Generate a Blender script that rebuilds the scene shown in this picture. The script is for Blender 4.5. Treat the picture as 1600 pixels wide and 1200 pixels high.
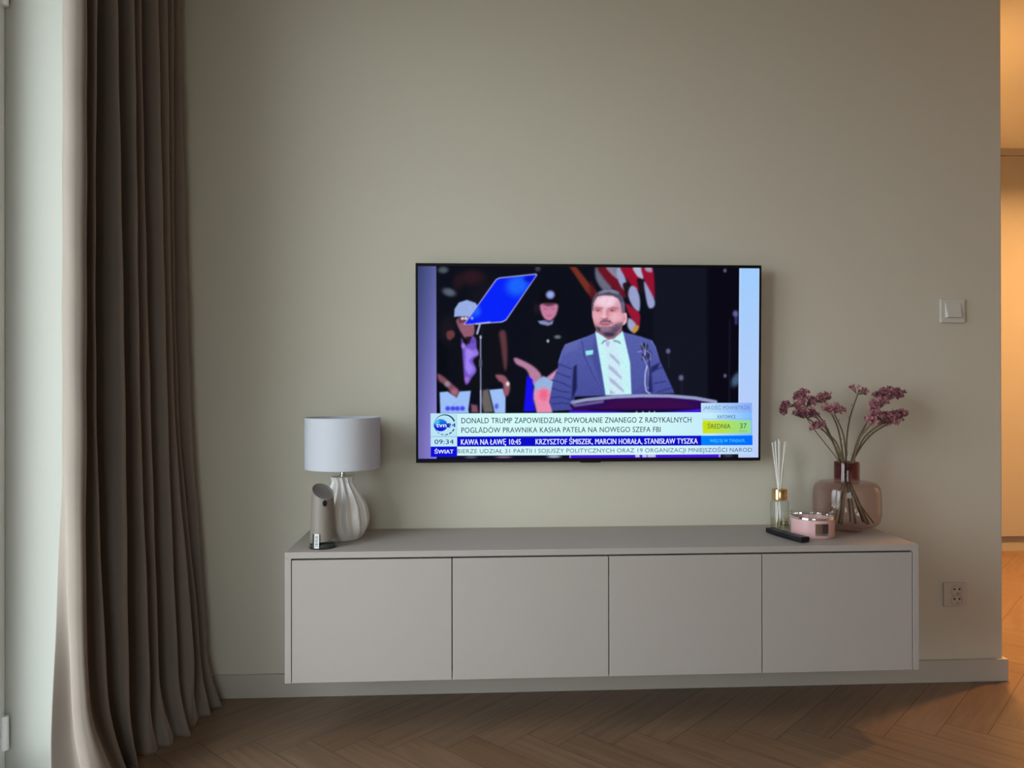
import bpy, bmesh, math, random
import numpy as np
from mathutils import Vector, Matrix
PI = math.pi
random.seed(7)
for o in list(bpy.data.objects):
    bpy.data.objects.remove(o)
S = bpy.context.scene
C = S.collection

# ------------------------------------------------------------------ camera
CAM_Z, CAM_D, F_PX = 0.989, 2.4586, 1188.1
YAW, PITCH, ROLL = 0.0528, 0.0017, -0.0015
cd = bpy.data.cameras.new('camera')
cam = bpy.data.objects.new('camera', cd)
C.objects.link(cam)
cd.sensor_fit = 'HORIZONTAL'
cd.sensor_width = 36.0
cd.lens = F_PX / 1600 * 36.0
cd.clip_start = 0.02
cam.matrix_world = (Matrix.Translation((0, -CAM_D, CAM_Z)) @ Matrix.Rotation(-YAW, 4, 'Z')
                    @ Matrix.Rotation(PI / 2 + PITCH, 4, 'X') @ Matrix.Rotation(ROLL, 4, 'Z'))
S.camera = cam

# ------------------------------------------------------------------ colour management
S.view_settings.view_transform = 'Standard'
S.view_settings.look = 'None'
S.view_settings.gamma = 1.0
S.view_settings.exposure = 0.0
S.view_settings.use_curve_mapping = False

# ------------------------------------------------------------------ world: overcast sky over a dull ground
W = bpy.data.worlds.new('overcast_sky')
S.world = W
W.use_nodes = True
wn, wl = W.node_tree.nodes, W.node_tree.links
wn.clear()
tc = wn.new('ShaderNodeTexCoord'); sp = wn.new('ShaderNodeSeparateXYZ'); rp = wn.new('ShaderNodeValToRGB')
bg = wn.new('ShaderNodeBackground'); wo = wn.new('ShaderNodeOutputWorld')
wl.new(tc.outputs['Generated'], sp.inputs[0])
zm = wn.new('ShaderNodeMath'); zm.operation = 'MULTIPLY_ADD'; zm.inputs[1].default_value = 0.5; zm.inputs[2].default_value = 0.5
wl.new(sp.outputs['Z'], zm.inputs[0]); wl.new(zm.outputs[0], rp.inputs[0])
rp.color_ramp.elements[0].position = 0.40; rp.color_ramp.elements[0].color = (0.20, 0.21, 0.20, 1)
rp.color_ramp.elements[1].position = 0.53; rp.color_ramp.elements[1].color = (0.68, 0.74, 0.80, 1)
e = rp.color_ramp.elements.new(0.85); e.color = (0.87, 0.97, 1.07, 1)
# the brighter part of the cloud cover, where the sun stands behind it
GLOW_AZ, GLOW_EL, GLOW_K = math.radians(40), math.radians(6), 0.6
dt = wn.new('ShaderNodeVectorMath'); dt.operation = 'DOT_PRODUCT'
dt.inputs[1].default_value = (-math.cos(GLOW_AZ) * math.cos(GLOW_EL), -math.sin(GLOW_AZ) * math.cos(GLOW_EL), math.sin(GLOW_EL))
nm = wn.new('ShaderNodeVectorMath'); nm.operation = 'NORMALIZE'
wl.new(tc.outputs['Generated'], nm.inputs[0]); wl.new(nm.outputs[0], dt.inputs[0])
mr = wn.new('ShaderNodeMapRange'); mr.interpolation_type = 'SMOOTHSTEP'
mr.inputs['From Min'].default_value = 0.86; mr.inputs['From Max'].default_value = 0.985; mr.inputs['To Min'].default_value = 1.0; mr.inputs['To Max'].default_value = 1.0 + GLOW_K
wl.new(dt.outputs['Value'], mr.inputs['Value'])
gm = wn.new('ShaderNodeMath'); gm.operation = 'MULTIPLY'; gm.inputs[1].default_value = 8.8
wl.new(mr.outputs[0], gm.inputs[0])
wl.new(rp.outputs[0], bg.inputs[0]); wl.new(gm.outputs[0], bg.inputs[1])
wl.new(bg.outputs[0], wo.inputs[0])

LEFT_X = -1.035          # room face of the window wall
REVEAL_Y = -0.470        # far jamb of the balcony door
DOOR_Y = -2.30           # near jamb of the balcony door
MULL_Y = -1.42            # where the two sashes meet
CEIL = 2.387


def area(name, loc, rot, sx, sy, power, color, portal=False, shape='RECTANGLE'):
    ld = bpy.data.lights.new(name, 'AREA')
    ld.shape = shape; ld.size = sx; ld.size_y = sy
    ld.energy = power; ld.color = color
    if portal:
        ld.cycles.is_portal = True
    else:
        ld.spread = math.radians(160)
    lo = bpy.data.objects.new(name, ld); C.objects.link(lo)
    lo.location = loc; lo.rotation_euler = rot
    return lo


# portals that guide the sky light in through the two openings
area('balcony_door_portal', (-1.36, (REVEAL_Y + DOOR_Y) / 2, 1.19), (0, -PI / 2, 0), 2.36, REVEAL_Y - DOOR_Y, 1, (1, 1, 1), True)
area('back_window_portal', (-0.375, -4.61, 1.4), (PI / 2, 0, 0), 1.25, 1.6, 1, (1, 1, 1), True)
# warm hall downlights with fixtures below; the second, unseen, is added to light floor and wardrobe
HALL_LAMPS = [(3.60, 0.85), (2.10, 0.75)]
HALL_W = (76.0, 54.0)
WARM = (1.0, 0.50, 0.165)


# ------------------------------------------------------------------ materials
def srgb(r, g, b):
    def f(c):
        c /= 255.0
        return c / 12.92 if c <= 0.04045 else ((c + 0.055) / 1.055) ** 2.4
    return (f(r), f(g), f(b), 1)


def mat(name, col, rough=0.6, metal=0.0, spec=0.5, noise=0.0, nscale=60, bump=0.0, bscale=200, sheen=0.0, coat=0.0):
    m = bpy.data.materials.new(name); m.use_nodes = True
    n, l = m.node_tree.nodes, m.node_tree.links
    b = n['Principled BSDF']
    b.inputs['Base Color'].default_value = (*col[:3], 1)
    b.inputs['Roughness'].default_value = rough
    b.inputs['Metallic'].default_value = metal
    b.inputs['Specular IOR Level'].default_value = spec
    b.inputs['Sheen Weight'].default_value = sheen
    b.inputs['Coat Weight'].default_value = coat
    t = n.new('ShaderNodeTexCoord')
    if noise > 0:
        nz = n.new('ShaderNodeTexNoise'); nz.inputs['Scale'].default_value = nscale; nz.inputs['Detail'].default_value = 4
        l.new(t.outputs['Object'], nz.inputs['Vector'])
        mx = n.new('ShaderNodeMix'); mx.data_type = 'RGBA'
        mx.inputs[6].default_value = tuple(c * (1 - noise) for c in col[:3]) + (1,)
        mx.inputs[7].default_value = tuple(min(1, c * (1 + noise)) for c in col[:3]) + (1,)
        l.new(nz.outputs['Fac'], mx.inputs[0]); l.new(mx.outputs[2], b.inputs['Base Color'])
    if bump > 0:
        nb = n.new('ShaderNodeTexNoise'); nb.inputs['Scale'].default_value = bscale; nb.inputs['Detail'].default_value = 3
        l.new(t.outputs['Object'], nb.inputs['Vector'])
        bp = n.new('ShaderNodeBump'); bp.inputs['Strength'].default_value = bump; bp.inputs['Distance'].default_value = 0.002
        l.new(nb.outputs['Fac'], bp.inputs['Height']); l.new(bp.outputs[0], b.inputs['Normal'])
    return m


def glass(name, tint, edge=None, gloss=0.03, ior=1.45):
    """thin walled glass: tinted see-through plus a fresnel reflection; the edge tint is the longer way through the wall"""
    m = bpy.data.materials.new(name); m.use_nodes = True
    n, l = m.node_tree.nodes, m.node_tree.links
    n.clear()
    out = n.new('ShaderNodeOutputMaterial'); mx = n.new('ShaderNodeMixShader')
    tr = n.new('ShaderNodeBsdfTransparent'); gl = n.new('ShaderNodeBsdfGlossy'); f0 = n.new('ShaderNodeLayerWeight')
    f0.inputs[0].default_value = 0.5
    pw = n.new('ShaderNodeMath'); pw.operation = 'POWER'; pw.inputs[1].default_value = 5.0
    fr = n.new('ShaderNodeMath'); fr.operation = 'MULTIPLY_ADD'       # reflection of a pane, the same from both sides
    r0 = ((ior - 1) / (ior + 1)) ** 2
    fr.inputs[1].default_value = 1 - r0; fr.inputs[2].default_value = r0
    l.new(f0.outputs['Facing'], pw.inputs[0]); l.new(pw.outputs[0], fr.inputs[0])
    gl.inputs['Roughness'].default_value = gloss
    gl.inputs['Color'].default_value = (1, 1, 1, 1)
    if edge:
        lw = n.new('ShaderNodeLayerWeight'); lw.inputs[0].default_value = 0.25
        cm = n.new('ShaderNodeMix'); cm.data_type = 'RGBA'
        cm.inputs[6].default_value = (*tint, 1); cm.inputs[7].default_value = (*edge, 1)
        l.new(lw.outputs['Facing'], cm.inputs[0]); l.new(cm.outputs[2], tr.inputs[0])
    else:
        tr.inputs[0].default_value = (*tint, 1)
    l.new(fr.outputs[0], mx.inputs[0]); l.new(tr.outputs[0], mx.inputs[1]); l.new(gl.outputs[0], mx.inputs[2])
    l.new(mx.outputs[0], out.inputs[0])
    return m


def emit(name, col, k=1.0):
    m = bpy.data.materials.new(name); m.use_nodes = True
    n, l = m.node_tree.nodes, m.node_tree.links
    n.clear()
    out = n.new('ShaderNodeOutputMaterial'); em = n.new('ShaderNodeEmission')
    em.inputs[0].default_value = (*col[:3], 1); em.inputs[1].default_value = k
    l.new(em.outputs[0], out.inputs[0])
    return m


M = {}
M['wall'] = mat('greige_wall_paint', (0.50, 0.468, 0.385), 0.75, noise=0.015, nscale=3, bump=0.06, bscale=350, spec=0.3)
M['jamb'] = mat('pale_jamb_paint', (0.40, 0.40, 0.355), 0.7, noise=0.01, nscale=3, spec=0.3)
M['ceiling'] = mat('ceiling_paint', (0.72, 0.72, 0.69), 0.8, noise=0.01, nscale=3, spec=0.3)
M['base'] = mat('baseboard_paint', (0.40, 0.365, 0.31), 0.5, noise=0.01, nscale=3)
M['pvc'] = mat('white_frame_plastic', (0.78, 0.79, 0.77), 0.35, noise=0.01, nscale=3)
M['cab'] = mat('warm_grey_cabinet_lacquer', (0.345, 0.308, 0.280), 0.55, noise=0.012, nscale=5, spec=0.35)
M['cabdark'] = mat('cabinet_inside', (0.10, 0.09, 0.085), 0.8, noise=0.02, nscale=5)
M['sub'] = mat('subfloor', (0.05, 0.035, 0.025), 0.9, noise=0.05, nscale=20)
M['plastic'] = mat('white_switch_plastic', (0.52, 0.50, 0.45), 0.3, noise=0.01, nscale=5)
M['socketp'] = mat('cream_socket_plastic', (0.47, 0.41, 0.36), 0.4, noise=0.01, nscale=5)
M['hole'] = mat('dark_socket_holes', (0.02, 0.016, 0.013), 0.7, noise=0.02)
M['ward'] = mat('cream_wardrobe_lacquer', (0.30, 0.28, 0.25), 0.45, noise=0.012, nscale=4)
M['ceramic'] = mat('off_white_glazed_ceramic', (0.68, 0.665, 0.63), 0.34, noise=0.03, nscale=14, spec=0.5)
M['chrome'] = mat('brushed_steel', (0.62, 0.60, 0.58), 0.25, metal=1, noise=0.02)
M['mirror'] = mat('silver_foil', (0.72, 0.72, 0.72), 0.06, metal=1, noise=0.01)
M['foildark'] = mat('dark_foil_print', (0.10, 0.09, 0.09), 0.2, metal=0.6, noise=0.02)
M['gold'] = mat('gold_cap_metal', (0.66, 0.47, 0.20), 0.18, metal=1, noise=0.02)
M['pink'] = mat('dusty_pink_jar_paint', (0.60, 0.36, 0.36), 0.35, noise=0.012, nscale=8)
M['wax'] = mat('pale_pink_wax', (0.68, 0.50, 0.48), 0.5, noise=0.03)
M['wick'] = mat('white_cotton_wick', (0.6, 0.57, 0.5), 0.8, noise=0.03)
M['black'] = mat('black_matt_plastic', (0.008, 0.008, 0.012), 0.45, noise=0.05, spec=0.25)
M['button'] = mat('dark_grey_rubber', (0.05, 0.05, 0.055), 0.5, noise=0.05)
M['bezel'] = mat('black_bezel_plastic', (0.004, 0.004, 0.005), 0.5, noise=0.05, spec=0.12)
M['taupe'] = mat('taupe_textured_plastic', (0.205, 0.180, 0.150), 0.5, noise=0.06, nscale=300, bump=0.15, bscale=900)
M['taupetop'] = mat('grey_taupe_top', (0.135, 0.120, 0.112), 0.55, noise=0.03, nscale=30)
M['liquid'] = mat('dark_green_liquid', (0.035, 0.05, 0.045), 0.15, noise=0.05)
M['paper'] = mat('white_paper_label', (0.62, 0.62, 0.60), 0.6, noise=0.02)
M['ink'] = mat('black_ink', (0.015, 0.015, 0.015), 0.6, noise=0.02)
M['reed'] = mat('pale_rattan_reed', (0.72, 0.69, 0.64), 0.7, noise=0.05, nscale=80)
M['stem'] = mat('dry_olive_stem', (0.115, 0.085, 0.04), 0.7, noise=0.35, nscale=60)
M['sepal'] = mat('dry_green_sepal', (0.10, 0.085, 0.055), 0.7, noise=0.2, nscale=60)
PETALS = [mat('dusty_rose_petal', (0.37, 0.135, 0.155), 0.7, noise=0.28, nscale=110, sheen=0.15),
          mat('deep_mauve_petal', (0.19, 0.050, 0.070), 0.7, noise=0.3, nscale=110, sheen=0.15),
          mat('pale_rose_petal', (0.47, 0.22, 0.235), 0.7, noise=0.25, nscale=110, sheen=0.15)]
M['vglass'] = glass('smoky_rose_glass', (0.92, 0.845, 0.835), (0.58, 0.42, 0.42), .015)
M['nglass'] = glass('plum_rose_glass', (0.70, 0.48, 0.50), (0.42, 0.20, 0.23), .015)
M['fglass'] = glass('thick_clear_rose_glass', (0.90, 0.86, 0.85), (0.7, 0.6, 0.6))
M['clear'] = glass('clear_bottle_glass', (0.96, 0.97, 0.955), (0.74, 0.76, 0.73))
M['oil'] = glass('pale_yellow_oil', (0.95, 0.935, 0.82), (0.85, 0.82, 0.65))
M['pane'] = glass('window_glass', (0.97, 0.98, 0.97), None, 0.01)
M['rail'] = M['pvc']

# velvet for the curtain
m = mat('taupe_velvet', (0.180, 0.148, 0.122), 0.8, noise=0.10, nscale=7, bump=0.05, bscale=500, sheen=0.65, spec=0.15)
b = m.node_tree.nodes['Principled BSDF']
b.inputs['Sheen Roughness'].default_value = 0.35
b.inputs['Sheen Tint'].default_value = (0.95, 0.86, 0.76, 1)
M['velvet'] = m

# woven lamp shade: lets some light through
m = bpy.data.materials.new('white_linen_shade'); m.use_nodes = True
n, l = m.node_tree.nodes, m.node_tree.links
n.clear()
out = n.new('ShaderNodeOutputMaterial'); mx = n.new('ShaderNodeMixShader'); df = n.new('ShaderNodeBsdfDiffuse'); tl = n.new('ShaderNodeBsdfTranslucent')
wv = n.new('ShaderNodeTexNoise'); wv.inputs['Scale'].default_value = 400; tcx = n.new('ShaderNodeTexCoord')
bp = n.new('ShaderNodeBump'); bp.inputs['Strength'].default_value = 0.15; bp.inputs['Distance'].default_value = 0.001
l.new(tcx.outputs['Object'], wv.inputs['Vector']); l.new(wv.outputs[0], bp.inputs['Height']); l.new(bp.outputs[0], df.inputs['Normal'])
df.inputs[0].default_value = (0.55, 0.565, 0.61, 1); tl.inputs[0].default_value = (0.70, 0.70, 0.70, 1); mx.inputs[0].default_value = 0.12
l.new(df.outputs[0], mx.inputs[1]); l.new(tl.outputs[0], mx.inputs[2]); l.new(mx.outputs[0], out.inputs[0])
M['shade'] = m

# oak planks: grain along the plank (UV), every plank with its own tone
m = bpy.data.materials.new('oak_herringbone'); m.use_nodes = True
n, l = m.node_tree.nodes, m.node_tree.links
b = n['Principled BSDF']
uv = n.new('ShaderNodeUVMap'); uv.uv_map = 'grain'
mp = n.new('ShaderNodeMapping'); mp.inputs['Scale'].default_value = (1.6, 26, 1)
g1 = n.new('ShaderNodeTexNoise'); g1.inputs['Scale'].default_value = 2.2; g1.inputs['Detail'].default_value = 6; g1.inputs['Distortion'].default_value = 0.7
l.new(uv.outputs[0], mp.inputs[0]); l.new(mp.outputs[0], g1.inputs['Vector'])
cr = n.new('ShaderNodeValToRGB')
cr.color_ramp.elements[0].position = 0.30; cr.color_ramp.elements[0].color = (0.140, 0.080, 0.046, 1)
cr.color_ramp.elements[1].position = 0.70; cr.color_ramp.elements[1].color = (0.200, 0.124, 0.074, 1)
l.new(g1.outputs[0], cr.inputs[0])
at = n.new('ShaderNodeVertexColor'); at.layer_name = 'tone'
hs = n.new('ShaderNodeMix'); hs.data_type = 'RGBA'; hs.blend_type = 'MULTIPLY'; hs.inputs[0].default_value = 1.0
l.new(cr.outputs[0], hs.inputs[6]); l.new(at.outputs[0], hs.inputs[7]); l.new(hs.outputs[2], b.inputs['Base Color'])
b.inputs['Roughness'].default_value = 0.36; b.inputs['Specular IOR Level'].default_value = 0.5
bp = n.new('ShaderNodeBump'); bp.inputs['Strength'].default_value = 0.12; bp.inputs['Distance'].default_value = 0.001
l.new(g1.outputs[0], bp.inputs['Height']); l.new(bp.outputs[0], b.inputs['Normal'])
M['oak'] = m


# ------------------------------------------------------------------ helpers
def obj(name, bm, material, parent=None, smooth=False, loc=None):
    me = bpy.data.meshes.new(name)
    bmesh.ops.recalc_face_normals(bm, faces=bm.faces[:])
    bm.to_mesh(me); bm.free()
    mats = material if isinstance(material, (list, tuple)) else [material]
    for q in mats:
        me.materials.append(q)
    if smooth:
        me.polygons.foreach_set('use_smooth', [True] * len(me.polygons))
    o = bpy.data.objects.new(name, me); C.objects.link(o)
    if parent:
        o.parent = parent
    if loc:
        o.location = loc
    return o


def bevel(o, w, seg=2, ang=35):
    md = o.modifiers.new('bevel', 'BEVEL'); md.width = w; md.segments = seg; md.limit_method = 'ANGLE'; md.angle_limit = math.radians(ang)
    return o


def auto_smooth(o, ang=40):
    me = o.data
    bm = bmesh.new(); bm.from_mesh(me)
    for f in bm.faces: f.smooth = True
    for ed in bm.edges:
        ed.smooth = not (len(ed.link_faces) == 2 and ed.calc_face_angle(0) > math.radians(ang))
    bm.to_mesh(me); bm.free()
    return o


def box(bm, x0, x1, y0, y1, z0, z1, mi=0):
    v = [bm.verts.new(p) for p in ((x0, y0, z0), (x1, y0, z0), (x1, y1, z0), (x0, y1, z0), (x0, y0, z1), (x1, y0, z1), (x1, y1, z1), (x0, y1, z1))]
    fs = [bm.faces.new([v[i] for i in q]) for q in ((0, 3, 2, 1), (4, 5, 6, 7), (0, 1, 5, 4), (1, 2, 6, 5), (2, 3, 7, 6), (3, 0, 4, 7))]
    for f in fs: f.material_index = mi
    return v


def bbox(*a):
    bm = bmesh.new(); box(bm, *a); return bm


def lathe(prof, n=64, cap_bot=False, cap_top=False, bm=None):
    bm = bm or bmesh.new()
    rings = []
    for r, z in prof:
        rings.append([bm.verts.new((r * math.cos(2 * PI * k / n), r * math.sin(2 * PI * k / n), z)) for k in range(n)])
    for a, c in zip(rings, rings[1:]):
        for k in range(n):
            bm.faces.new((a[k], a[(k + 1) % n], c[(k + 1) % n], c[k]))
    if cap_bot: bm.faces.new(rings[0][::-1])
    if cap_top: bm.faces.new(rings[-1])
    return bm


def tube(bm, pts, rads, n=8, caps=True, mi=0):
    pts = [Vector(p) for p in pts]
    if not isinstance(rads, (list, tuple)): rads = [rads] * len(pts)
    rings = []; up = Vector((0.13, 0.91, 0.31)).normalized()
    for i, p in enumerate(pts):
        t = (pts[min(i + 1, len(pts) - 1)] - pts[max(i - 1, 0)]).normalized()
        a = t.cross(up).normalized(); c = t.cross(a)
        rings.append([bm.verts.new(p + (a * math.cos(2 * PI * k / n) + c * math.sin(2 * PI * k / n)) * rads[i]) for k in range(n)])
    for a, c in zip(rings, rings[1:]):
        for k in range(n):
            f = bm.faces.new((a[k], a[(k + 1) % n], c[(k + 1) % n], c[k])); f.material_index = mi
    if caps:
        bm.faces.new(rings[0][::-1]).material_index = mi; bm.faces.new(rings[-1]).material_index = mi


def catmull(P, sub, closed=False):
    P = [np.array(p, float) for p in P]; n = len(P); out = []
    for i in range(n if closed else n - 1):
        g = (lambda k: P[k % n]) if closed else (lambda k: P[min(max(k, 0), n - 1)])
        a, b_, c_, d_ = g(i - 1), g(i), g(i + 1), g(i + 2)
        for k in range(sub):
            t = k / sub
            out.append(0.5 * (2 * b_ + (c_ - a) * t + (2 * a - 5 * b_ + 4 * c_ - d_) * t * t + (3 * b_ - a - 3 * c_ + d_) * t ** 3))
    if not closed: out.append(P[-1])
    return out


def struct(o):
    o['kind'] = 'structure'; return o


def tag(o, label, cat, group=None):
    o['label'] = label; o['category'] = cat
    if group: o['group'] = group
    return o


def thing(name, label, cat, loc=(0, 0, 0), rot=(0, 0, 0), group=None):
    o = bpy.data.objects.new(name, None); C.objects.link(o)
    o.location = loc; o.rotation_euler = rot; o.empty_display_size = 0.05
    return tag(o, label, cat, group)


# ------------------------------------------------------------------ the room
END_X = 1.774            # free end of the television wall
HALL_Y = 1.88
ROOM_R, ROOM_B = 4.2, -4.5
BW = (-1.0, 0.25, 0.6, 2.2)      # window in the wall behind the camera

# herringbone floor
bm = bmesh.new()
PW, PL = 0.108, 0.60
uvl = bm.loops.layers.uv.new('grain'); col = bm.loops.layers.color.new('tone')
ca = math.cos(PI / 4)
AX, AY = 1.531, -0.306     # a board corner seen near the wall end
gap = 0.0006


def plank(u0, u1, v0, v1, along_u):
    cu, cv = (u0 + u1) / 2, (v0 + v1) / 2
    cx, cy = AX + (cu + cv) * ca, AY + (cu - cv) * ca
    if not (-1.5 < cx < ROOM_R + .35 and ROOM_B - .35 < cy < HALL_Y + .35): return
    if cy > .35 and cx < END_X - .35: return
    pts = [(u0 + gap, v0 + gap), (u1 - gap, v0 + gap), (u1 - gap, v1 - gap), (u0 + gap, v1 - gap)]
    vs = [bm.verts.new((AX + (u + v) * ca, AY + (u - v) * ca, 0)) for u, v in pts]
    f = bm.faces.new(vs)
    if f.normal.z < 0: pass
    off = random.random() * 40; tn = random.uniform(0.94, 1.07); wv_ = random.uniform(-.03, .03)
    for lp, (u, v) in zip(f.loops, pts):
        a, c = (u - u0, v - v0) if along_u else (v - v0, u - u0)
        lp[uvl].uv = (a + off, c + off * 0.37)
        lp[col] = (tn, tn * (1 - wv_), tn * (1 - 2 * wv_), 1)


for k in range(-70, 70):
    for j in range(-12, 12):
        ou, ov = k * PW + j * (PL + PW), k * PW + j * (PW - PL)
        plank(ou, ou + PL, ov, ov + PW, True)
        plank(ou + PL, ou + PL + PW, ov + PW - PL, ov + PW, False)
for f in bm.faces:
    f.normal_update()
    if f.normal.z < 0: f.normal_flip()
me = bpy.data.meshes.new('floor'); bm.to_mesh(me); bm.free(); me.materials.append(M['oak'])
fl = bpy.data.objects.new('floor', me); C.objects.link(fl); struct(fl)
struct(obj('trim_1', bbox(-1.5, ROOM_R + .1, ROOM_B - .1, HALL_Y + .1, -0.05, -0.0015), M['sub']))

struct(obj('ceiling', bbox(-1.5, ROOM_R + .1, ROOM_B - .1, HALL_Y + .1, CEIL, CEIL + 0.1), M['ceiling']))
# television wall: a slab whose free end turns back along the hall
w = struct(obj('wall_back', bbox(-1.5, END_X, 0.0, HALL_Y + .1, -0.05, CEIL), M['wall']))
bevel(w, 0.004, 2)
struct(obj('wall_right', bbox(ROOM_R, ROOM_R + .1, ROOM_B, HALL_Y, 0, CEIL), M['wall']))
bm = bmesh.new()
box(bm, -1.5, BW[0], ROOM_B - .1, ROOM_B, 0, CEIL); box(bm, BW[1], ROOM_R + .1, ROOM_B - .1, ROOM_B, 0, CEIL)
box(bm, BW[0], BW[1], ROOM_B - .1, ROOM_B, 0, BW[2]); box(bm, BW[0], BW[1], ROOM_B - .1, ROOM_B, BW[3], CEIL)
struct(obj('wall_front', bm, M['ceiling']))
bm = bmesh.new()
for a, c, d, e_ in ((BW[0], BW[0] + .06, BW[2], BW[3]), (BW[1] - .06, BW[1], BW[2], BW[3]), ((BW[0] + BW[1]) / 2 - .05, (BW[0] + BW[1]) / 2 + .05, BW[2] + .06, BW[3] - .06), (BW[0] + .06, BW[1] - .06, BW[2], BW[2] + .06), (BW[0] + .06, BW[1] - .06, BW[3] - .06, BW[3])):
    box(bm, a, c, ROOM_B - .08, ROOM_B - .02, d, e_)
wf = struct(bevel(obj('window_1', bm, M['pvc']), .003))
obj('pane', bbox(BW[0] + .05, BW[1] - .05, ROOM_B - .052, ROOM_B - .046, BW[2] + .05, BW[3] - .05), M['pane'], wf)
struct(obj('wall_hall', bbox(END_X, ROOM_R + .1, HALL_Y + .62, HALL_Y + .7, 0, CEIL), M['wall']))
# window wall with two openings
bm = bmesh.new()
WX0 = -1.36
DOOR_H = 2.37
box(bm, WX0, LEFT_X, REVEAL_Y, 0.0, 0, CEIL)
box(bm, WX0, LEFT_X, DOOR_Y, REVEAL_Y, DOOR_H, CEIL)
box(bm, WX0, LEFT_X, ROOM_B, DOOR_Y, 0, CEIL)
struct(obj('wall_left', bm, M['jamb']))

# baseboards
BH, BT = 0.0735, 0.012
bm = bmesh.new()
box(bm, LEFT_X + .0, END_X + BT, -BT, 0.0, 0, BH)
struct(bevel(obj('baseboard_back', bm, M['base']), 0.0015))
struct(bevel(obj('baseboard_hall', bbox(END_X, END_X + BT, 0.0, HALL_Y - .02, 0, BH), M['base']), 0.0015))
struct(bevel(obj('baseboard_left', bbox(LEFT_X, LEFT_X + BT, REVEAL_Y, -BT, 0, BH), M['base']), 0.0015))

# balcony door (frame face at the left picture border) and the further window
def sash(prefix, xa, xb, y0, y1, z0, z1, t, parent_name, sills=True):
    bm = bmesh.new()
    box(bm, xa, xb, y1 - t, y1, z0, z1); box(bm, xa, xb, y0, y0 + t, z0, z1)
    box(bm, xa, xb, y0 + t, y1 - t, z0, z0 + t); box(bm, xa, xb, y0 + t, y1 - t, z1 - t, z1)
    fr_ = struct(bevel(obj(parent_name, bm, M['pvc']), 0.004))
    gp = obj('pane', bbox((xa + xb) / 2 - .004, (xa + xb) / 2 + .004, y0 + t - .005, y1 - t + .005, z0 + t - .005, z1 - t + .005), M['pane'], fr_)
    return fr_


d1 = sash('balcony', -1.25, -1.178, MULL_Y + .002, REVEAL_Y, 0.012, DOOR_H, 0.075, 'door_1')
sash('balcony', -1.25, -1.178, DOOR_Y, MULL_Y - .002, 0.012, DOOR_H, 0.075, 'door_2')
for zz in (0.075, 1.945):
    bm = bmesh.new(); tube(bm, [(-1.172, REVEAL_Y - .012, zz), (-1.172, REVEAL_Y - .012, zz + .085)], 0.0085, 14)
    bevel(obj('hinge', bm, M['pvc'], d1), 0.002)
bm = bmesh.new(); box(bm, -1.178, -1.150, MULL_Y + .03, MULL_Y + .055, 1.0, 1.03); box(bm, -1.150, -1.140, MULL_Y + .03, MULL_Y + .055, 0.90, 1.03)
bevel(obj('door_handle', bm, M['chrome'], d1), 0.003)
struct(bevel(obj('trim_2', bbox(-1.36, LEFT_X - .005, DOOR_Y, REVEAL_Y, 0, 0.012), M['pvc']), 0.002))

# ------------------------------------------------------------------ hall behind the wall end
t = thing('wardrobe', 'cream built-in wardrobe across the end of the warmly lit hall', 'wardrobe', (END_X + .04, HALL_Y, 0))
PH, HT = 0.091, 2.346
obj('plinth', bbox(0, ROOM_R - END_X - .05, 0.02, 0.06, 0, PH), M['ward'], t)
xs = [0, 0.78, 1.56, ROOM_R - END_X - .05]
for a, c in zip(xs, xs[1:]):
    d = bevel(obj('door', bbox(a + .0015, c - .0015, 0, 0.02, PH, HT - .003), M['ward'], t), 0.001)
obj('body', bbox(0, ROOM_R - END_X - .05, 0.0202, 0.60, PH + .001, HT), M['ward'], t)
bevel(obj('top_filler', bbox(0, ROOM_R - END_X - .05, -0.004, 0.02, HT, CEIL), M['ward'], t), 0.001)
M['lampglow'] = emit('warm_lamp_diffuser', WARM, 3)
for i, (lx, ly) in enumerate(HALL_LAMPS):
    t = thing('ceiling_lamp', ['flat round ceiling lamp further right in the hall', 'added flat round ceiling lamp, unseen close behind the free end of the television wall'][i], 'lamp', (lx, ly, CEIL), group='hall ceiling lamps')
    bm = lathe([(0.0, 0), (.105, 0), (.11, -.004), (.11, -.024), (.104, -.028), (.098, -.028), (.098, -.02)], 48)
    obj('rim', bm, M['pvc'], t, True)
    bm = lathe([(.0975, -.0205), (.09, -.030), (.0, -.033)], 48)
    obj('diffuser', bm, M['lampglow'], t, True)
    area('hall_lamp_light', (lx, ly, CEIL - .036), (0, 0, 0), 0.19, 0.19, HALL_W[i], WARM, shape='DISK')

# ------------------------------------------------------------------ hanging television cabinet
CX0, CX1, CD, CZ0, CZ1 = -0.5155, 1.2845, 0.3336, 0.1683, 0.5292
t = thing('tv_cabinet', 'long warm-grey wall-hung cabinet with four flat doors below the television', 'cabinet', ((CX0 + CX1) / 2, 0, CZ0))
ox, oz = -(CX0 + CX1) / 2, -CZ0
PT = 0.0175
def cb(name, a, material=M['cab'], bev=0.0008):
    return bevel(obj(name, bbox(a[0] + ox, a[1] + ox, a[2], a[3], a[4] + oz, a[5] + oz), material, t), bev)
cb('top_panel', (CX0, CX1, -CD, -0.0005, CZ1 - PT, CZ1))
cb('side_panel', (CX0, CX0 + PT, -CD, -0.0005, CZ0, CZ1 - PT - .0001))
cb('side_panel', (CX1 - PT, CX1, -CD, -0.0005, CZ0, CZ1 - PT - .0001))
cb('bottom_panel', (CX0 + PT + .0002, CX1 - PT - .0002, -CD + .022, -0.0005, CZ0, CZ0 + .016))
cb('back_panel', (CX0 + PT + .0002, CX1 - PT - .0002, -0.012, -0.0006, CZ0 + .0162, CZ1 - PT - .0004), M['cabdark'])
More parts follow.
